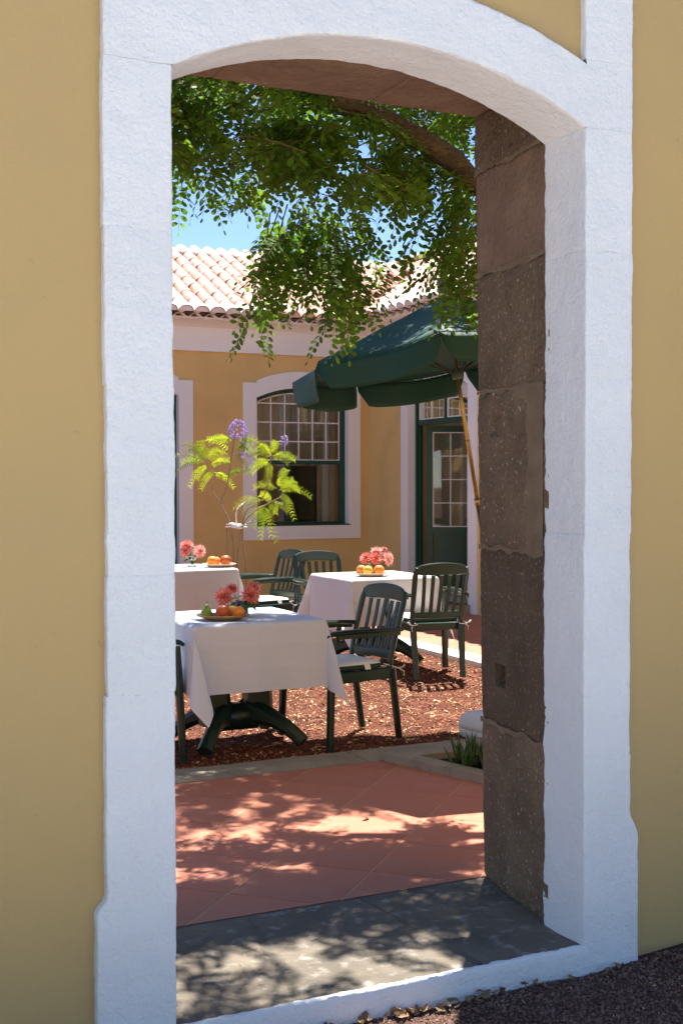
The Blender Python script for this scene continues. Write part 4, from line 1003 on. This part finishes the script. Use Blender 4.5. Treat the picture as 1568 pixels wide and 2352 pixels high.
for (dz, e) in ((1.085, 0), (1.06, .01)): m.tube([jl((4.33-e, 8.30, dz)), jl((4.35, 8.27, dz+.01)), jl((4.43, 8.24, dz-.012)), jl((4.50+e, 8.23, dz)), jl((4.47, 8.29, dz)), jl((4.39, 8.33, dz+.01)), jl((4.33-e, 8.30, dz))], .008, 6)
m.tube([jl((4.42, 8.27, 1.08)), jl((4.415, 8.27, 1.2)), jl((4.43, 8.26, 1.25)), jl((4.50, 8.23, 1.31))], .008, 6)
o = m.build('white_tie', M_wpaint, jr, smooth=True)
def frond(base, tip, wd=.055, npair=11, mt=M_jleaf):
    B = Vector(base); T = Vector(tip); d = T-B; L_ = d.length; dn = d.normalized(); sd = dn.cross(Vector((0, 0, 1))).normalized()
    # tilt the blade towards viewer a bit at random
    sd = dn.cross(Vector((.43, .9, 0))).normalized(); roll = random.uniform(-.6, .6); sd = (Matrix.Rotation(roll, 3, dn) @ sd); upn = sd.cross(dn); m = MB(); pts = []
    for k in range(7):
        t = k/6; pts.append(B+d*t+Vector((0, 0, .16*L_*math.sin(t*PI)-.10*L_*t*t)))
    P = [jl(p) for p in pts]; m.tube(P, [.0025, .0022, .002, .0017, .0014, .0011, .0008], 4)
    for k in range(npair*2):
        t = .12+.88*(k//2)/npair; s = 1 if k % 2 else -1; i = min(5, int(t*6)); c = Vector(P[i]).lerp(Vector(P[i+1]), t*6-i)
        ln = wd*(math.sin(min(1, t*1.25+.15)*PI*.8)**.6)*random.uniform(.85, 1.1)+.012
        h = (sd*s*.9+dn*.55+upn*random.uniform(-.15, .15)-Vector((0, 0, .25))).normalized(); ww = (dn*.8-h*.1).normalized()
        nseg = 8
        for q_ in range(nseg):       # tiny leaflets along the pinna
            for s2 in (-1, 1):
                cc = c+h*ln*(q_+.4)/nseg; lw = ln*.13*(1-.4*q_/nseg); tipv = cc+ww*s2*lw*1.15+h*lw*.75
                m.add([cc-h*lw*.25, cc+ww*s2*lw*.6-h*lw*.2, tipv, cc+h*lw*.7], [(0, 1, 2, 3)])
    m.build('frond', mt, jr)
LB = (4.20, 8.37, 1.60); fr = [((4.14, 8.40, 1.70), (3.88, 8.52, 1.76)), ((4.12, 8.41, 1.70), (3.90, 8.50, 1.62)), ((4.13, 8.40, 1.72), (4.10, 8.42, 1.90)), ((4.15, 8.40, 1.72), (3.98, 8.48, 1.88)), ((4.16, 8.39, 1.71), (4.30, 8.32, 1.80)), ((4.18, 8.38, 1.66), (4.34, 8.31, 1.72)),
    ((4.15, 8.39, 1.68), (4.02, 8.46, 1.50)), ((4.22, 8.37, 1.62), (4.12, 8.42, 1.47)), ((4.22, 8.36, 1.60), (4.38, 8.30, 1.48)), ((4.34, 8.31, 1.56), (4.50, 8.24, 1.62)), ((4.37, 8.30, 1.80), (4.18, 8.38, 1.93)), ((4.40, 8.29, 1.90), (4.20, 8.36, 1.90)), ((4.42, 8.29, 1.88), (4.62, 8.18, 1.86)), ((4.41, 8.29, 1.80), (4.52, 8.22, 1.62)), ((4.42, 8.29, 1.84), (4.58, 8.2, 1.78)),
    ((4.72, 8.13, 1.72), (4.58, 8.20, 1.62)), ((4.73, 8.12, 1.76), (4.56, 8.20, 1.78)), ((4.735, 8.12, 1.78), (4.77, 8.10, 1.90)), ((4.735, 8.12, 1.76), (4.92, 8.04, 1.74)), ((4.72, 8.13, 1.70), (4.71, 8.13, 1.52)), ((4.735, 8.12, 1.74), (4.64, 8.17, 1.86)),
    ((4.80, 8.09, 1.42), (5.05, 7.97, 1.38)), ((4.78, 8.10, 1.44), (4.60, 8.19, 1.46)), ((4.80, 8.09, 1.45), (4.86, 8.06, 1.62)), ((4.82, 8.08, 1.40), (4.92, 8.03, 1.18)), ((4.80, 8.09, 1.42), (4.92, 8.04, 1.52)),
    ((4.66, 8.16, 1.32), (4.42, 8.27, 1.28)), ((4.70, 8.14, 1.30), (4.88, 8.05, 1.22)), ((4.68, 8.15, 1.28), (4.50, 8.24, 1.08)), ((4.66, 8.16, 1.27), (4.76, 8.11, 0.97)), ((4.68, 8.15, 1.27), (4.64, 8.17, 0.99)), ((4.74, 8.12, 1.31), (4.64, 8.16, 1.38)), ((4.76, 8.12, 1.33), (4.72, 8.12, 1.20))]
for a_, b_ in fr:
    A_, B_ = Vector(a_), Vector(b_); d_ = B_-A_; frond(a_, A_+d_*1.18, wd=.04)
    if random.random() < .75: frond(a_, A_+d_*random.uniform(.8, 1.05)+Vector((random.uniform(-.06, .06), random.uniform(-.03, .03), random.uniform(-.08, .07))), wd=.038)
def blossom(c, rx, rz_, n):
    m = MB(); C_ = Vector(jl(c))
    for k in range(n):
        a = random.uniform(0, 6.28); t = random.uniform(-1, 1); rr = math.sqrt(max(0, 1-t*t))*(1-.35*t)
        p = C_+Vector((math.cos(a)*rx*rr, math.sin(a)*rx*rr, t*rz_)); d = Vector((math.cos(a), math.sin(a), random.uniform(-.8, .1))).normalized(); s = d.cross(Vector((0, 0, 1))).normalized(); u_ = s.cross(d); R0 = random.uniform(.006, .009); ln = R0*2.6; nn = 6; vs = []
        for (dd, r_) in ((0, .35), (.6, .7), (1, 1.25)):
            for i in range(nn): an = 2*PI*i/nn; vs.append(p+d*ln*dd+(s*math.cos(an)+u_*math.sin(an))*R0*r_)
        m.add(vs, [(j*nn+i, j*nn+(i+1) % nn, (j+1)*nn+(i+1) % nn, (j+1)*nn+i) for j in range(2) for i in range(nn)])
    m.build('blossom', M_lilac, jr)
blossom((4.44, 8.28, 2.03), .072, .095, 130); blossom((4.50, 8.25, 1.79), .035, .04, 26); blossom((4.85, 8.08, 1.92), .025, .045, 22); blossom((4.47, 8.26, 1.90), .02, .02, 8); blossom((4.55, 8.22, 1.13), .012, .015, 6)

# ================================================================== TREE
tr = thing('locust_tree', 'spreading locust tree with drooping feathery green branches over the courtyard', 'tree', (4.55, 1.75, 0))
TB = Vector((4.55, 1.75, 0))
def limb(pts, r0, r1, nm='limb', mt=M_bark, wob=.0):
    P = [Vector(p) for p in pts]; Q = []
    for i in range(len(P)-1):
        for k in range(6):
            t = k/6; p0 = P[max(i-1, 0)]; p3 = P[min(i+2, len(P)-1)]; p1, p2 = P[i], P[i+1]
            Q.append(.5*((2*p1)+(p2-p0)*t+(2*p0-5*p1+4*p2-p3)*t*t+(3*p1-p0-3*p2+p3)*t**3))
    Q.append(P[-1]); n = 14; vs = []; m = len(Q)
    for i, p in enumerate(Q):
        tg = (Q[min(i+1, m-1)]-Q[max(i-1, 0)]).normalized(); s = tg.cross(Vector((.1, .2, 1))).normalized(); u_ = s.cross(tg); r = r0+(r1-r0)*i/(m-1)
        for k in range(n):
            a = 2*PI*k/n; d = s*math.cos(a)+u_*math.sin(a); rr = r*(1+.16*noise.noise((p+d*r)*11)+.10*noise.noise((p+d*r)*30)); vs.append(p+d*rr-TB)
    fs = [(i*n+j, i*n+(j+1) % n, (i+1)*n+(j+1) % n, (i+1)*n+j) for i in range(m-1) for j in range(n)]
    b_ = MB(); b_.add(vs, fs); return b_.build(nm, mt, tr, smooth=True)
limb([(4.55, 1.75, -.1), (4.5, 1.78, .9), (4.4, 1.85, 1.8), (4.2, 1.95, 2.5)], .17, .12, 'trunk')
limb([(4.2, 1.95, 2.45), (3.7, 2.1, 2.85), (3.35, 2.15, 3.02), (3.166, 2.05, 3.085), (2.805, 2.0, 3.20), (2.485, 2.04, 3.30), (2.2, 2.15, 3.48), (1.9, 2.4, 3.8)], .072, .036, 'main_branch')
limb([(4.2, 1.95, 2.45), (4.0, 2.2, 3.1), (3.7, 2.6, 3.7), (3.4, 3.0, 4.2)], .09, .03); limb([(4.2, 1.95, 2.5), (4.4, 1.5, 3.3), (4.2, 1.2, 4.2)], .08, .03)
limb([(2.8, 2.0, 3.2), (2.6, 2.4, 3.35), (2.3, 2.8, 3.4)], .02, .008); limb([(2.5, 2.04, 3.3), (2.2, 1.8, 3.25), (1.9, 1.8, 3.1)], .016, .006); limb([(3.35, 2.15, 3.0), (3.3, 2.5, 3.2), (2.9, 2.7, 3.2)], .018, .007)
limb([(2.62, 2.02, 3.25), (2.56, 2.05, 3.15), (2.5, 2.1, 3.0), (2.45, 2.15, 2.95)], .006, .003)
D = [(1.85, 1.7, 3.28), (1.84, 2.04, 3.41), (3.32, 2.27, 3.1), (1.91, 1.94, 3.11), (1.9, 2.1, 3.41), (3.36, 2.31, 3.09), (2.83, 1.8, 3.36), (2.62, 2.0, 2.97), (3.15, 2.11, 3.6), (2.56, 1.72, 3.08), (2.91, 1.74, 3.1), (3.39, 2.42, 3.32), (2.45, 1.75, 3.12), (1.99, 1.78, 2.95), (1.58, 1.73, 3.01), (3.18, 1.79, 3.43), (1.92, 2.02, 3.08), (2.2, 2.11, 3.04), (1.66, 1.92, 3.26), (1.82, 1.87, 3.13), (3.09, 2.2, 3.43), (2.33, 2.04, 3.41), (3.08, 1.74, 3.31), (1.63, 1.88, 3.28), (2.1, 1.82, 3.24), (3.37, 2.15, 3.39), (1.72, 2.12, 3.42), (2.72, 2.02, 3.45), (2.49, 2.25, 3.38), (1.74, 1.89, 3.11), (1.9, 1.82, 3.17), (2.29, 2.04, 3.31), (2.89, 1.83, 3.15), (1.65, 1.94, 2.93), (3.54, 2.38, 3.49), (2.53, 1.73, 2.87), (2.34, 1.89, 3.4), (3.36, 2.49, 3.04), (2.14, 2.04, 3.09), (2.55, 1.79, 2.86), (2.59, 1.84, 2.97), (3.16, 1.99, 2.9), (3.33, 2.11, 2.96), (1.68, 2.06, 2.98), (3.17, 1.86, 3.11), (1.83, 1.93, 3.06), (1.58, 1.93, 2.93), (3.29, 2.36, 3.67), (3.2, 2.19, 3.53), (2.43, 2.18, 3.11), (1.62, 1.91, 3.09), (3.0, 1.91, 3.1), (2.15, 1.97, 2.97), (1.63, 2.07, 3.01), (1.68, 1.86, 3.11), (2.46, 2.1, 3.18), (3.18, 2.53, 3.74), (1.82, 1.78, 3.19), (3.15, 2.13, 3.52), (2.39, 2.02, 3.23), (3.07, 1.89, 3.05), (2.12, 2.08, 3.18), (2.83, 2.09, 3.23), (2.03, 2.14, 3.04), (2.65, 1.88, 3.05), (3.42, 2.45, 3.42), (2.45, 1.71, 3.1), (2.89, 2.01, 3.29), (1.81, 2.04, 3.39), (3.25, 2.53, 3.64), (2.19, 2.01, 3.11), (2.63, 2.04, 3.49), (3.27, 2.13, 3.55), (2.4, 1.98, 2.95), (2.99, 2.11, 3.15), (2.37, 2.11, 3.15), (2.38, 2.15, 3.05), (2.42, 1.96, 3.05), (2.7, 1.97, 3.2), (2.3, 1.94, 2.87), (2.87, 1.97, 2.93), (3.09, 2.12, 2.99), (2.9, 1.94, 3.02), (2.71, 2.06, 3.08), (2.55, 1.96, 3.11), (2.89, 1.99, 2.95), (2.81, 2.03, 3.03), (2.38, 2.15, 3.0), (2.38, 2.08, 3.16), (2.37, 1.9, 3.02), (2.53, 1.98, 3.18), (2.38, 1.94, 3.11), (2.59, 2.16, 3.26), (3.12, 2.14, 3.1), (3.09, 2.14, 3.19), (2.98, 2.15, 2.98), (2.39, 2.12, 3.09), (3.07, 2.18, 3.01), (3.01, 2.14, 3.11)]
S = [(2.37, 2.34, 2.82, 2.17, 2.3, 2.17), (2.45, 2.48, 2.82, 2.3, 2.42, 2.18), (2.55, 2.49, 2.83, 2.37, 2.46, 2.38), (2.47, 2.27, 2.76, 2.22, 2.27, 2.47), (2.6, 2.43, 2.78, 2.49, 2.36, 2.48), (2.74, 2.63, 2.83, 2.7, 2.52, 2.26), (2.61, 2.25, 2.77, 2.63, 2.11, 2.17), (2.75, 2.45, 2.84, 2.82, 2.3, 2.28), (2.68, 2.22, 2.79, 2.73, 2.08, 2.45), (2.73, 2.45, 2.79, 2.68, 2.36, 2.38), (2.9, 2.55, 2.87, 2.95, 2.4, 2.54), (2.51, 2.35, 2.71, 2.37, 2.3, 2.38), (2.32, 2.33, 2.8, 2.19, 2.27, 2.34), (2.41, 2.33, 2.85, 2.33, 2.25, 2.51), (2.6, 2.5, 2.88, 2.58, 2.39, 2.6), (2.53, 2.23, 2.65, 2.56, 2.1, 2.45), (2.66, 2.21, 2.7, 2.66, 2.09, 2.37), (2.55, 2.5, 2.94, 2.53, 2.39, 2.68), (2.76, 2.63, 2.99, 2.74, 2.53, 2.72), (2.79, 2.34, 2.91, 2.78, 2.22, 2.67), (2.45, 2.48, 2.73, 2.32, 2.44, 2.54), (2.72, 2.49, 2.62, 2.73, 2.36, 2.39), (2.49, 2.3, 2.6, 2.5, 2.17, 2.39), (2.78, 2.42, 2.62, 2.8, 2.3, 2.38), (3.25, 1.98, 2.9, 2.98, 1.99, 2.44), (3.39, 2.15, 2.88, 3.14, 2.15, 2.41), (3.48, 2.3, 2.83, 3.3, 2.26, 2.41), (3.26, 1.9, 2.65, 3.13, 1.84, 2.33), (3.18, 2.23, 2.99, 3.0, 2.19, 2.62), (3.31, 2.19, 2.99, 3.16, 2.15, 2.69), (3.28, 1.95, 2.92, 3.13, 1.9, 2.56), (3.26, 2.03, 2.87, 3.03, 2.02, 2.53), (3.41, 2.36, 2.88, 3.23, 2.32, 2.55), (3.48, 2.32, 2.77, 3.33, 2.28, 2.52), (1.98, 2.57, 3.04, 1.92, 2.48, 2.88), (2.16, 2.81, 3.12, 2.15, 2.7, 2.94), (2.54, 2.76, 3.06, 2.36, 2.73, 2.92), (2.44, 2.4, 2.76, 2.31, 2.35, 2.65), (3.37, 2.17, 3.02, 3.2, 2.13, 2.51), (3.23, 1.9, 2.57, 3.1, 1.85, 2.36), (2.28, 2.56, 3.03, 2.24, 2.46, 2.92)]
LV = []; LFc = []; TWG = MB()
rl = random.Random(11)
def cleaf(base, dirv, L_, facing):
    """pinnate compound leaf drooping; facing ~ blade normal"""
    d = Vector(dirv).normalized(); s = d.cross(Vector(facing)).normalized(); nrm = s.cross(d); npr = int(L_/.025); pts = []
    for k in range(npr+1):
        t = k/npr; c = Vector(base)+d*L_*t+Vector((0, 0, -.28*L_*t*t)); pts.append(c)
    TWG.bar([tuple(p-TB) for p in (pts[0], pts[len(pts)//2], pts[-1])], .0016, .0016, n=3, caps=False)
    for k, c in enumerate(pts[1:], 1):
        tg = (pts[k]-pts[k-1]).normalized(); ll = .048*(1-.42*(k/npr)**3)*rl.uniform(.85, 1.15)*(.75 if k == 1 else 1)
        for sg in ((-1, 1) if k < npr else (0,)):
            h = (s*sg+tg*(.28 if sg else 1)+nrm*rl.uniform(-.3, .3)+Vector((0, 0, -.18))).normalized(); ws = h.cross(nrm).normalized(); ws = (ws+nrm*rl.uniform(-.4, .4)).normalized(); w_ = ll*.28
            o = c+h*.003-TB; n0 = len(LV)
            for (a, b_) in ((0, 0), (.3, .85), (.65, 1), (.95, .45), (.95, -.45), (.65, -1), (.3, -.85)): LV.append(tuple(o+h*ll*a+ws*w_*b_))
            LFc.append(tuple(range(n0, n0+7)))
def spray(p0, p1, n, spread=.8, Ls=(.15, .22), up_=0):
    a, b_ = Vector(p0), Vector(p1); L_ = (b_-a).length
    mid = a.lerp(b_, .5)+Vector((rl.uniform(-.03, .03), rl.uniform(-.03, .03), .05*L_)); pts = [a, mid, b_]
    TWG.bar([tuple(p-TB) for p in pts], [.008, .005, .003], [.008, .005, .003], n=5, caps=False)
    for k in range(n):
        t = (k+.5)/n; c = a.lerp(mid, t*2) if t < .5 else mid.lerp(b_, t*2-1); az = rl.uniform(0, 2*PI)
        d = (b_-a).normalized()*.35+Vector((math.cos(az), math.sin(az), 0))*spread+Vector((0, 0, rl.uniform(-.75, .1)+up_))
        cleaf(c, d, rl.uniform(*Ls), (rl.uniform(-.9, .9), rl.uniform(-.9, .9), rl.uniform(.5, 1.4)))
for i_, (x, y, z) in enumerate(D):
    if i_ < len(D)-26 and y < 2.2 and 2.35 < x < 3.5 and z > 2.95: continue
    for q_ in range(2 if y-.363*(z-2.5) < 2.0 and rl.random() < .55 else 1):
        az = rl.uniform(0, 2*PI); L_ = rl.uniform(.15, .3); spray((x, y, z+.04), (x+math.cos(az)*L_, y+math.sin(az)*L_, z-.05), 7)
for q_ in S: spray(q_[:3], q_[3:], 9, .6, (.13, .19))
# crown above the gateway lintel (out of frame, throws the dapples)
cr_ = random.Random(5)
for k in range(9):      # clumps over the terrace
    cx, cy, cz = (cr_.uniform(1.9, 4.2), cr_.uniform(1.5, 2.9), cr_.uniform(3.6, 4.5)) if k < 3 else (cr_.uniform(2.0, 3.4), cr_.uniform(1.35, 2.1), cr_.uniform(3.6, 4.1))
    for q_ in range(8):
        x, y, z = cx+cr_.gauss(0, .11), cy+cr_.gauss(0, .11), cz+cr_.gauss(0, .08); az = cr_.uniform(0, 6.28); spray((x, y, z), (x+math.cos(az)*.25, y+math.sin(az)*.25, z-.03), 6)
for k in range(60):      # crown above the visible boughs keeps them in shade
    x, y, z = cr_.uniform(1.8, 3.7), cr_.uniform(1.9, 2.5), cr_.uniform(3.62, 4.3)
    az = cr_.uniform(0, 6.28); spray((x, y, z), (x+math.cos(az)*.3, y+math.sin(az)*.3, z-.03), 9)
for k in range(420):     # dense crown that shades the parasol, the kerb and the planting bed
    x, y, z = cr_.uniform(2.4, 5.2), cr_.uniform(2.75, 4.65), cr_.uniform(3.95, 4.9)
    hx, hy = x-.258*(z-2.5), y-.363*(z-2.5)
    if 2.0 < hx < 3.7 and 1.8 < hy < 2.75: continue
    az = cr_.uniform(0, 6.28); spray((x, y, z), (x+math.cos(az)*.3, y+math.sin(az)*.3, z-.03), 8)
o = npobj('crown', LV, LFc, [M_leaf], tr); o['kind'] = 'stuff'
o = TWG.build('twigs', M_twig, tr); o['kind'] = 'stuff'

# ================================================================== SUCCULENT
sc_ = thing('succulent_clump', 'spiky green finger leaved succulent in the concrete edged bed', 'plant', (3.5, 2.16, .0))
for (cx, cy, n) in ((-.04, .05, 34), (.08, -.03, 40), (.2, .06, 30), (-.12, .10, 22), (.03, -.14, 26), (-.05, -.06, 20)):
    for k in range(n):
        a = random.uniform(0, 6.28); lean = random.uniform(.05, .65); L_ = random.uniform(.10, .20); b0 = Vector((cx+random.uniform(-.04, .04), cy+random.uniform(-.04, .04), 0)); d = Vector((math.cos(a)*lean, math.sin(a)*lean, 1)).normalized()
        m = MB(); m.tube([b0, b0+d*L_*.5, b0+d*L_*.85+Vector((0, 0, .01)), b0+d*L_+Vector((0, 0, .018))], [.006, .0075, .005, .001], 5); m.build('leaf', M_succ, sc_, smooth=True)

# ================================================================== GRAVEL
def chips(name, n, region, zf, smin, smax, mats, frac, flat=.5, label=None, seed=1, long=1.6, ok=None):
    rg = np.random.default_rng(seed); x = rg.uniform(region[0], region[1], n); y = rg.uniform(region[2], region[3], n)
    if ok is not None: k = ok(x, y); x, y = x[k], y[k]; n = len(x)
    base = np.array([(1, 0, 0), (-1, 0, 0), (0, 1, 0), (0, -1, 0), (0, 0, 1), (0, 0, -1)], float)
    fc = np.array([(0, 2, 4), (2, 1, 4), (1, 3, 4), (3, 0, 4), (2, 0, 5), (1, 2, 5), (3, 1, 5), (0, 3, 5)])
    s = rg.uniform(smin, smax, n)*rg.uniform(.6, 1.2, n); a = rg.uniform(0, 6.28, n); tl = rg.uniform(-.5, .5, (n, 2))
    V = base[None]*rg.uniform(.6, 1.25, (n, 6, 1)); V = V*np.stack([s*long, s, s*flat], 1)[:, None, :]
    V[..., 2] += V[..., 0]*tl[:, :1]+V[..., 1]*tl[:, 1:]
    c, sn = np.cos(a)[:, None], np.sin(a)[:, None]; X = V[..., 0]*c-V[..., 1]*sn; Y = V[..., 0]*sn+V[..., 1]*c
    z = np.array([zf(float(q), float(w_)) for q, w_ in zip(x, y)]); V = np.stack([X+x[:, None], Y+y[:, None], V[..., 2]+z[:, None]+s[:, None]*.2], -1).reshape(-1, 3)
    Fa = (fc[None]+(np.arange(n)*6)[:, None, None]).reshape(-1, 3); mi = np.repeat((rg.uniform(0, 1, n) < frac).astype(int), 8)
    o = npobj(name, V, Fa, mats, None, mi.tolist()); o['kind'] = 'stuff'; tag(o, label, 'gravel'); return o
def gz(x, y): return -.03+.014*nz(x, y, .3, 4)
def oz(x, y): return -.094+.008*nz(x, y, .3, 5)+outh(x, y)
def okc(x, y): return (x*.9-(y+3.25)*.435)/(x*.435+(y+3.25)*.9) > -.16
chips('courtyard_gravel', 85000, (.9, 5.46, 2.96, 6.6), gz, .0035, .0095, [M_chip, M_chip2], .065, label='reddish lava and bark chips with pale litter covering the courtyard', seed=2, ok=okc)
chips('far_gravel', 14000, (3.0, 5.46, 6.6, 9.2), gz, .006, .014, [M_chip, M_chip2], .10, label='reddish chips round the far tables', seed=3)
chips('leaf_litter', 2000, (.9, 5.46, 2.96, 6.6), lambda x, y: gz(x, y)+.005, .005, .013, [M_chip2, M_chip], .2, flat=.12, label='fallen yellow leaflets scattered on the red chips', seed=4, ok=okc)
chips('outer_gravel', 42000, (.6, 3.6, -1.0, .0), oz, .003, .0075, [M_lava, M_chip2], .008, flat=.75, long=1.15, label='dark lava grit outside the gateway', seed=5, ok=lambda x, y: (y < -.0))
chips('outer_gravel_stones', 260, (.6, 3.6, -.9, -.03), oz, .007, .013, [M_lava, M_wkerb], .08, flat=.7, long=1.2, label='larger dark stones scattered outside the gateway', seed=6)
# straws
straw = []
for k in range(70):
    x, y = random.uniform(2.6, 5.3), random.uniform(3.1, 5.4); a = random.uniform(0, 6.28); L_ = random.uniform(.05, .16); z = gz(x, y)+.012
    straw.append([(x, y, z), (x+math.cos(a)*L_*.5, y+math.sin(a)*L_*.5, z+.008), (x+math.cos(a+.3)*L_, y+math.sin(a+.3)*L_, z)])
m = MB()
for s_ in straw: m.tube(s_, .0018, 4)
o = m.build('dry_straws', M_chip2); tag(o, 'pale dry straws and twigs lying on the red chips', 'litter', kind='stuff')
# dry curled leaves along the foot of the threshold
def dleaf(seed):
    r = random.Random(seed); m = MB(); L_ = .032; P = []
    for t, w_ in ((0, .05), (.3, .8), (.6, 1), (.85, .6), (1, .05)):
        for s in (-1, -.4, .4, 1):
            P.append((L_*t-L_/2, s*w_*L_*.28, .006*s*s*w_+.006*math.sin(t*4+seed)+r.uniform(-.002, .002)))
    m.add(P, [(i*4+j, i*4+j+1, i*4+j+5, i*4+j+4) for i in range(4) for j in range(3)]); return m.mesh('dry_leaf', M_dry, smooth=True)
dm_ = [dleaf(i) for i in range(5)]
for k in range(75):
    x = random.uniform(1.25, 2.15) if k < 60 else random.uniform(2.15, 3.0); y = -.012-abs(random.gauss(0, .022)); s = random.uniform(.7, 1.3)
    o = inst('dry_leaf', dm_[k % 5], None, (x, y, oz(x, y)+random.uniform(.008, .022)), (random.uniform(-.7, .7), random.uniform(-.7, .7), random.uniform(0, 6.28))); o.scale = (s, s, s)
    tag(o, 'curled brown dry leaf at the foot of the white threshold', 'leaf', 'dry leaves along the foot of the threshold')
o = inst('fallen_leaf', dm_[1], None, (2.49, 1.66, .006), (.1, .2, .4)); o.scale = (1.6, 1.4, 1); tag(o, 'single dry leaf lying on the shaded terracotta tiles', 'leaf')
for k in range(9):
    x, y = random.uniform(1.3, 3.0), random.uniform(-.35, -.05); a = random.uniform(-.5, 1.2); L_ = random.uniform(.05, .12)
    m = MB(); z = oz(x, y)+.012; m.tube([(0, 0, 0), (math.cos(a)*L_*.5, math.sin(a)*L_*.5, .012), (math.cos(a)*L_, math.sin(a)*L_, .0)], [.0014, .001, .0006], 5); o = m.build('twig', M_twig); o.location = (x, y, z)
    tag(o, 'thin dry twig lying on the dark grit outside the gateway', 'twig', 'dry twigs on the outer grit')
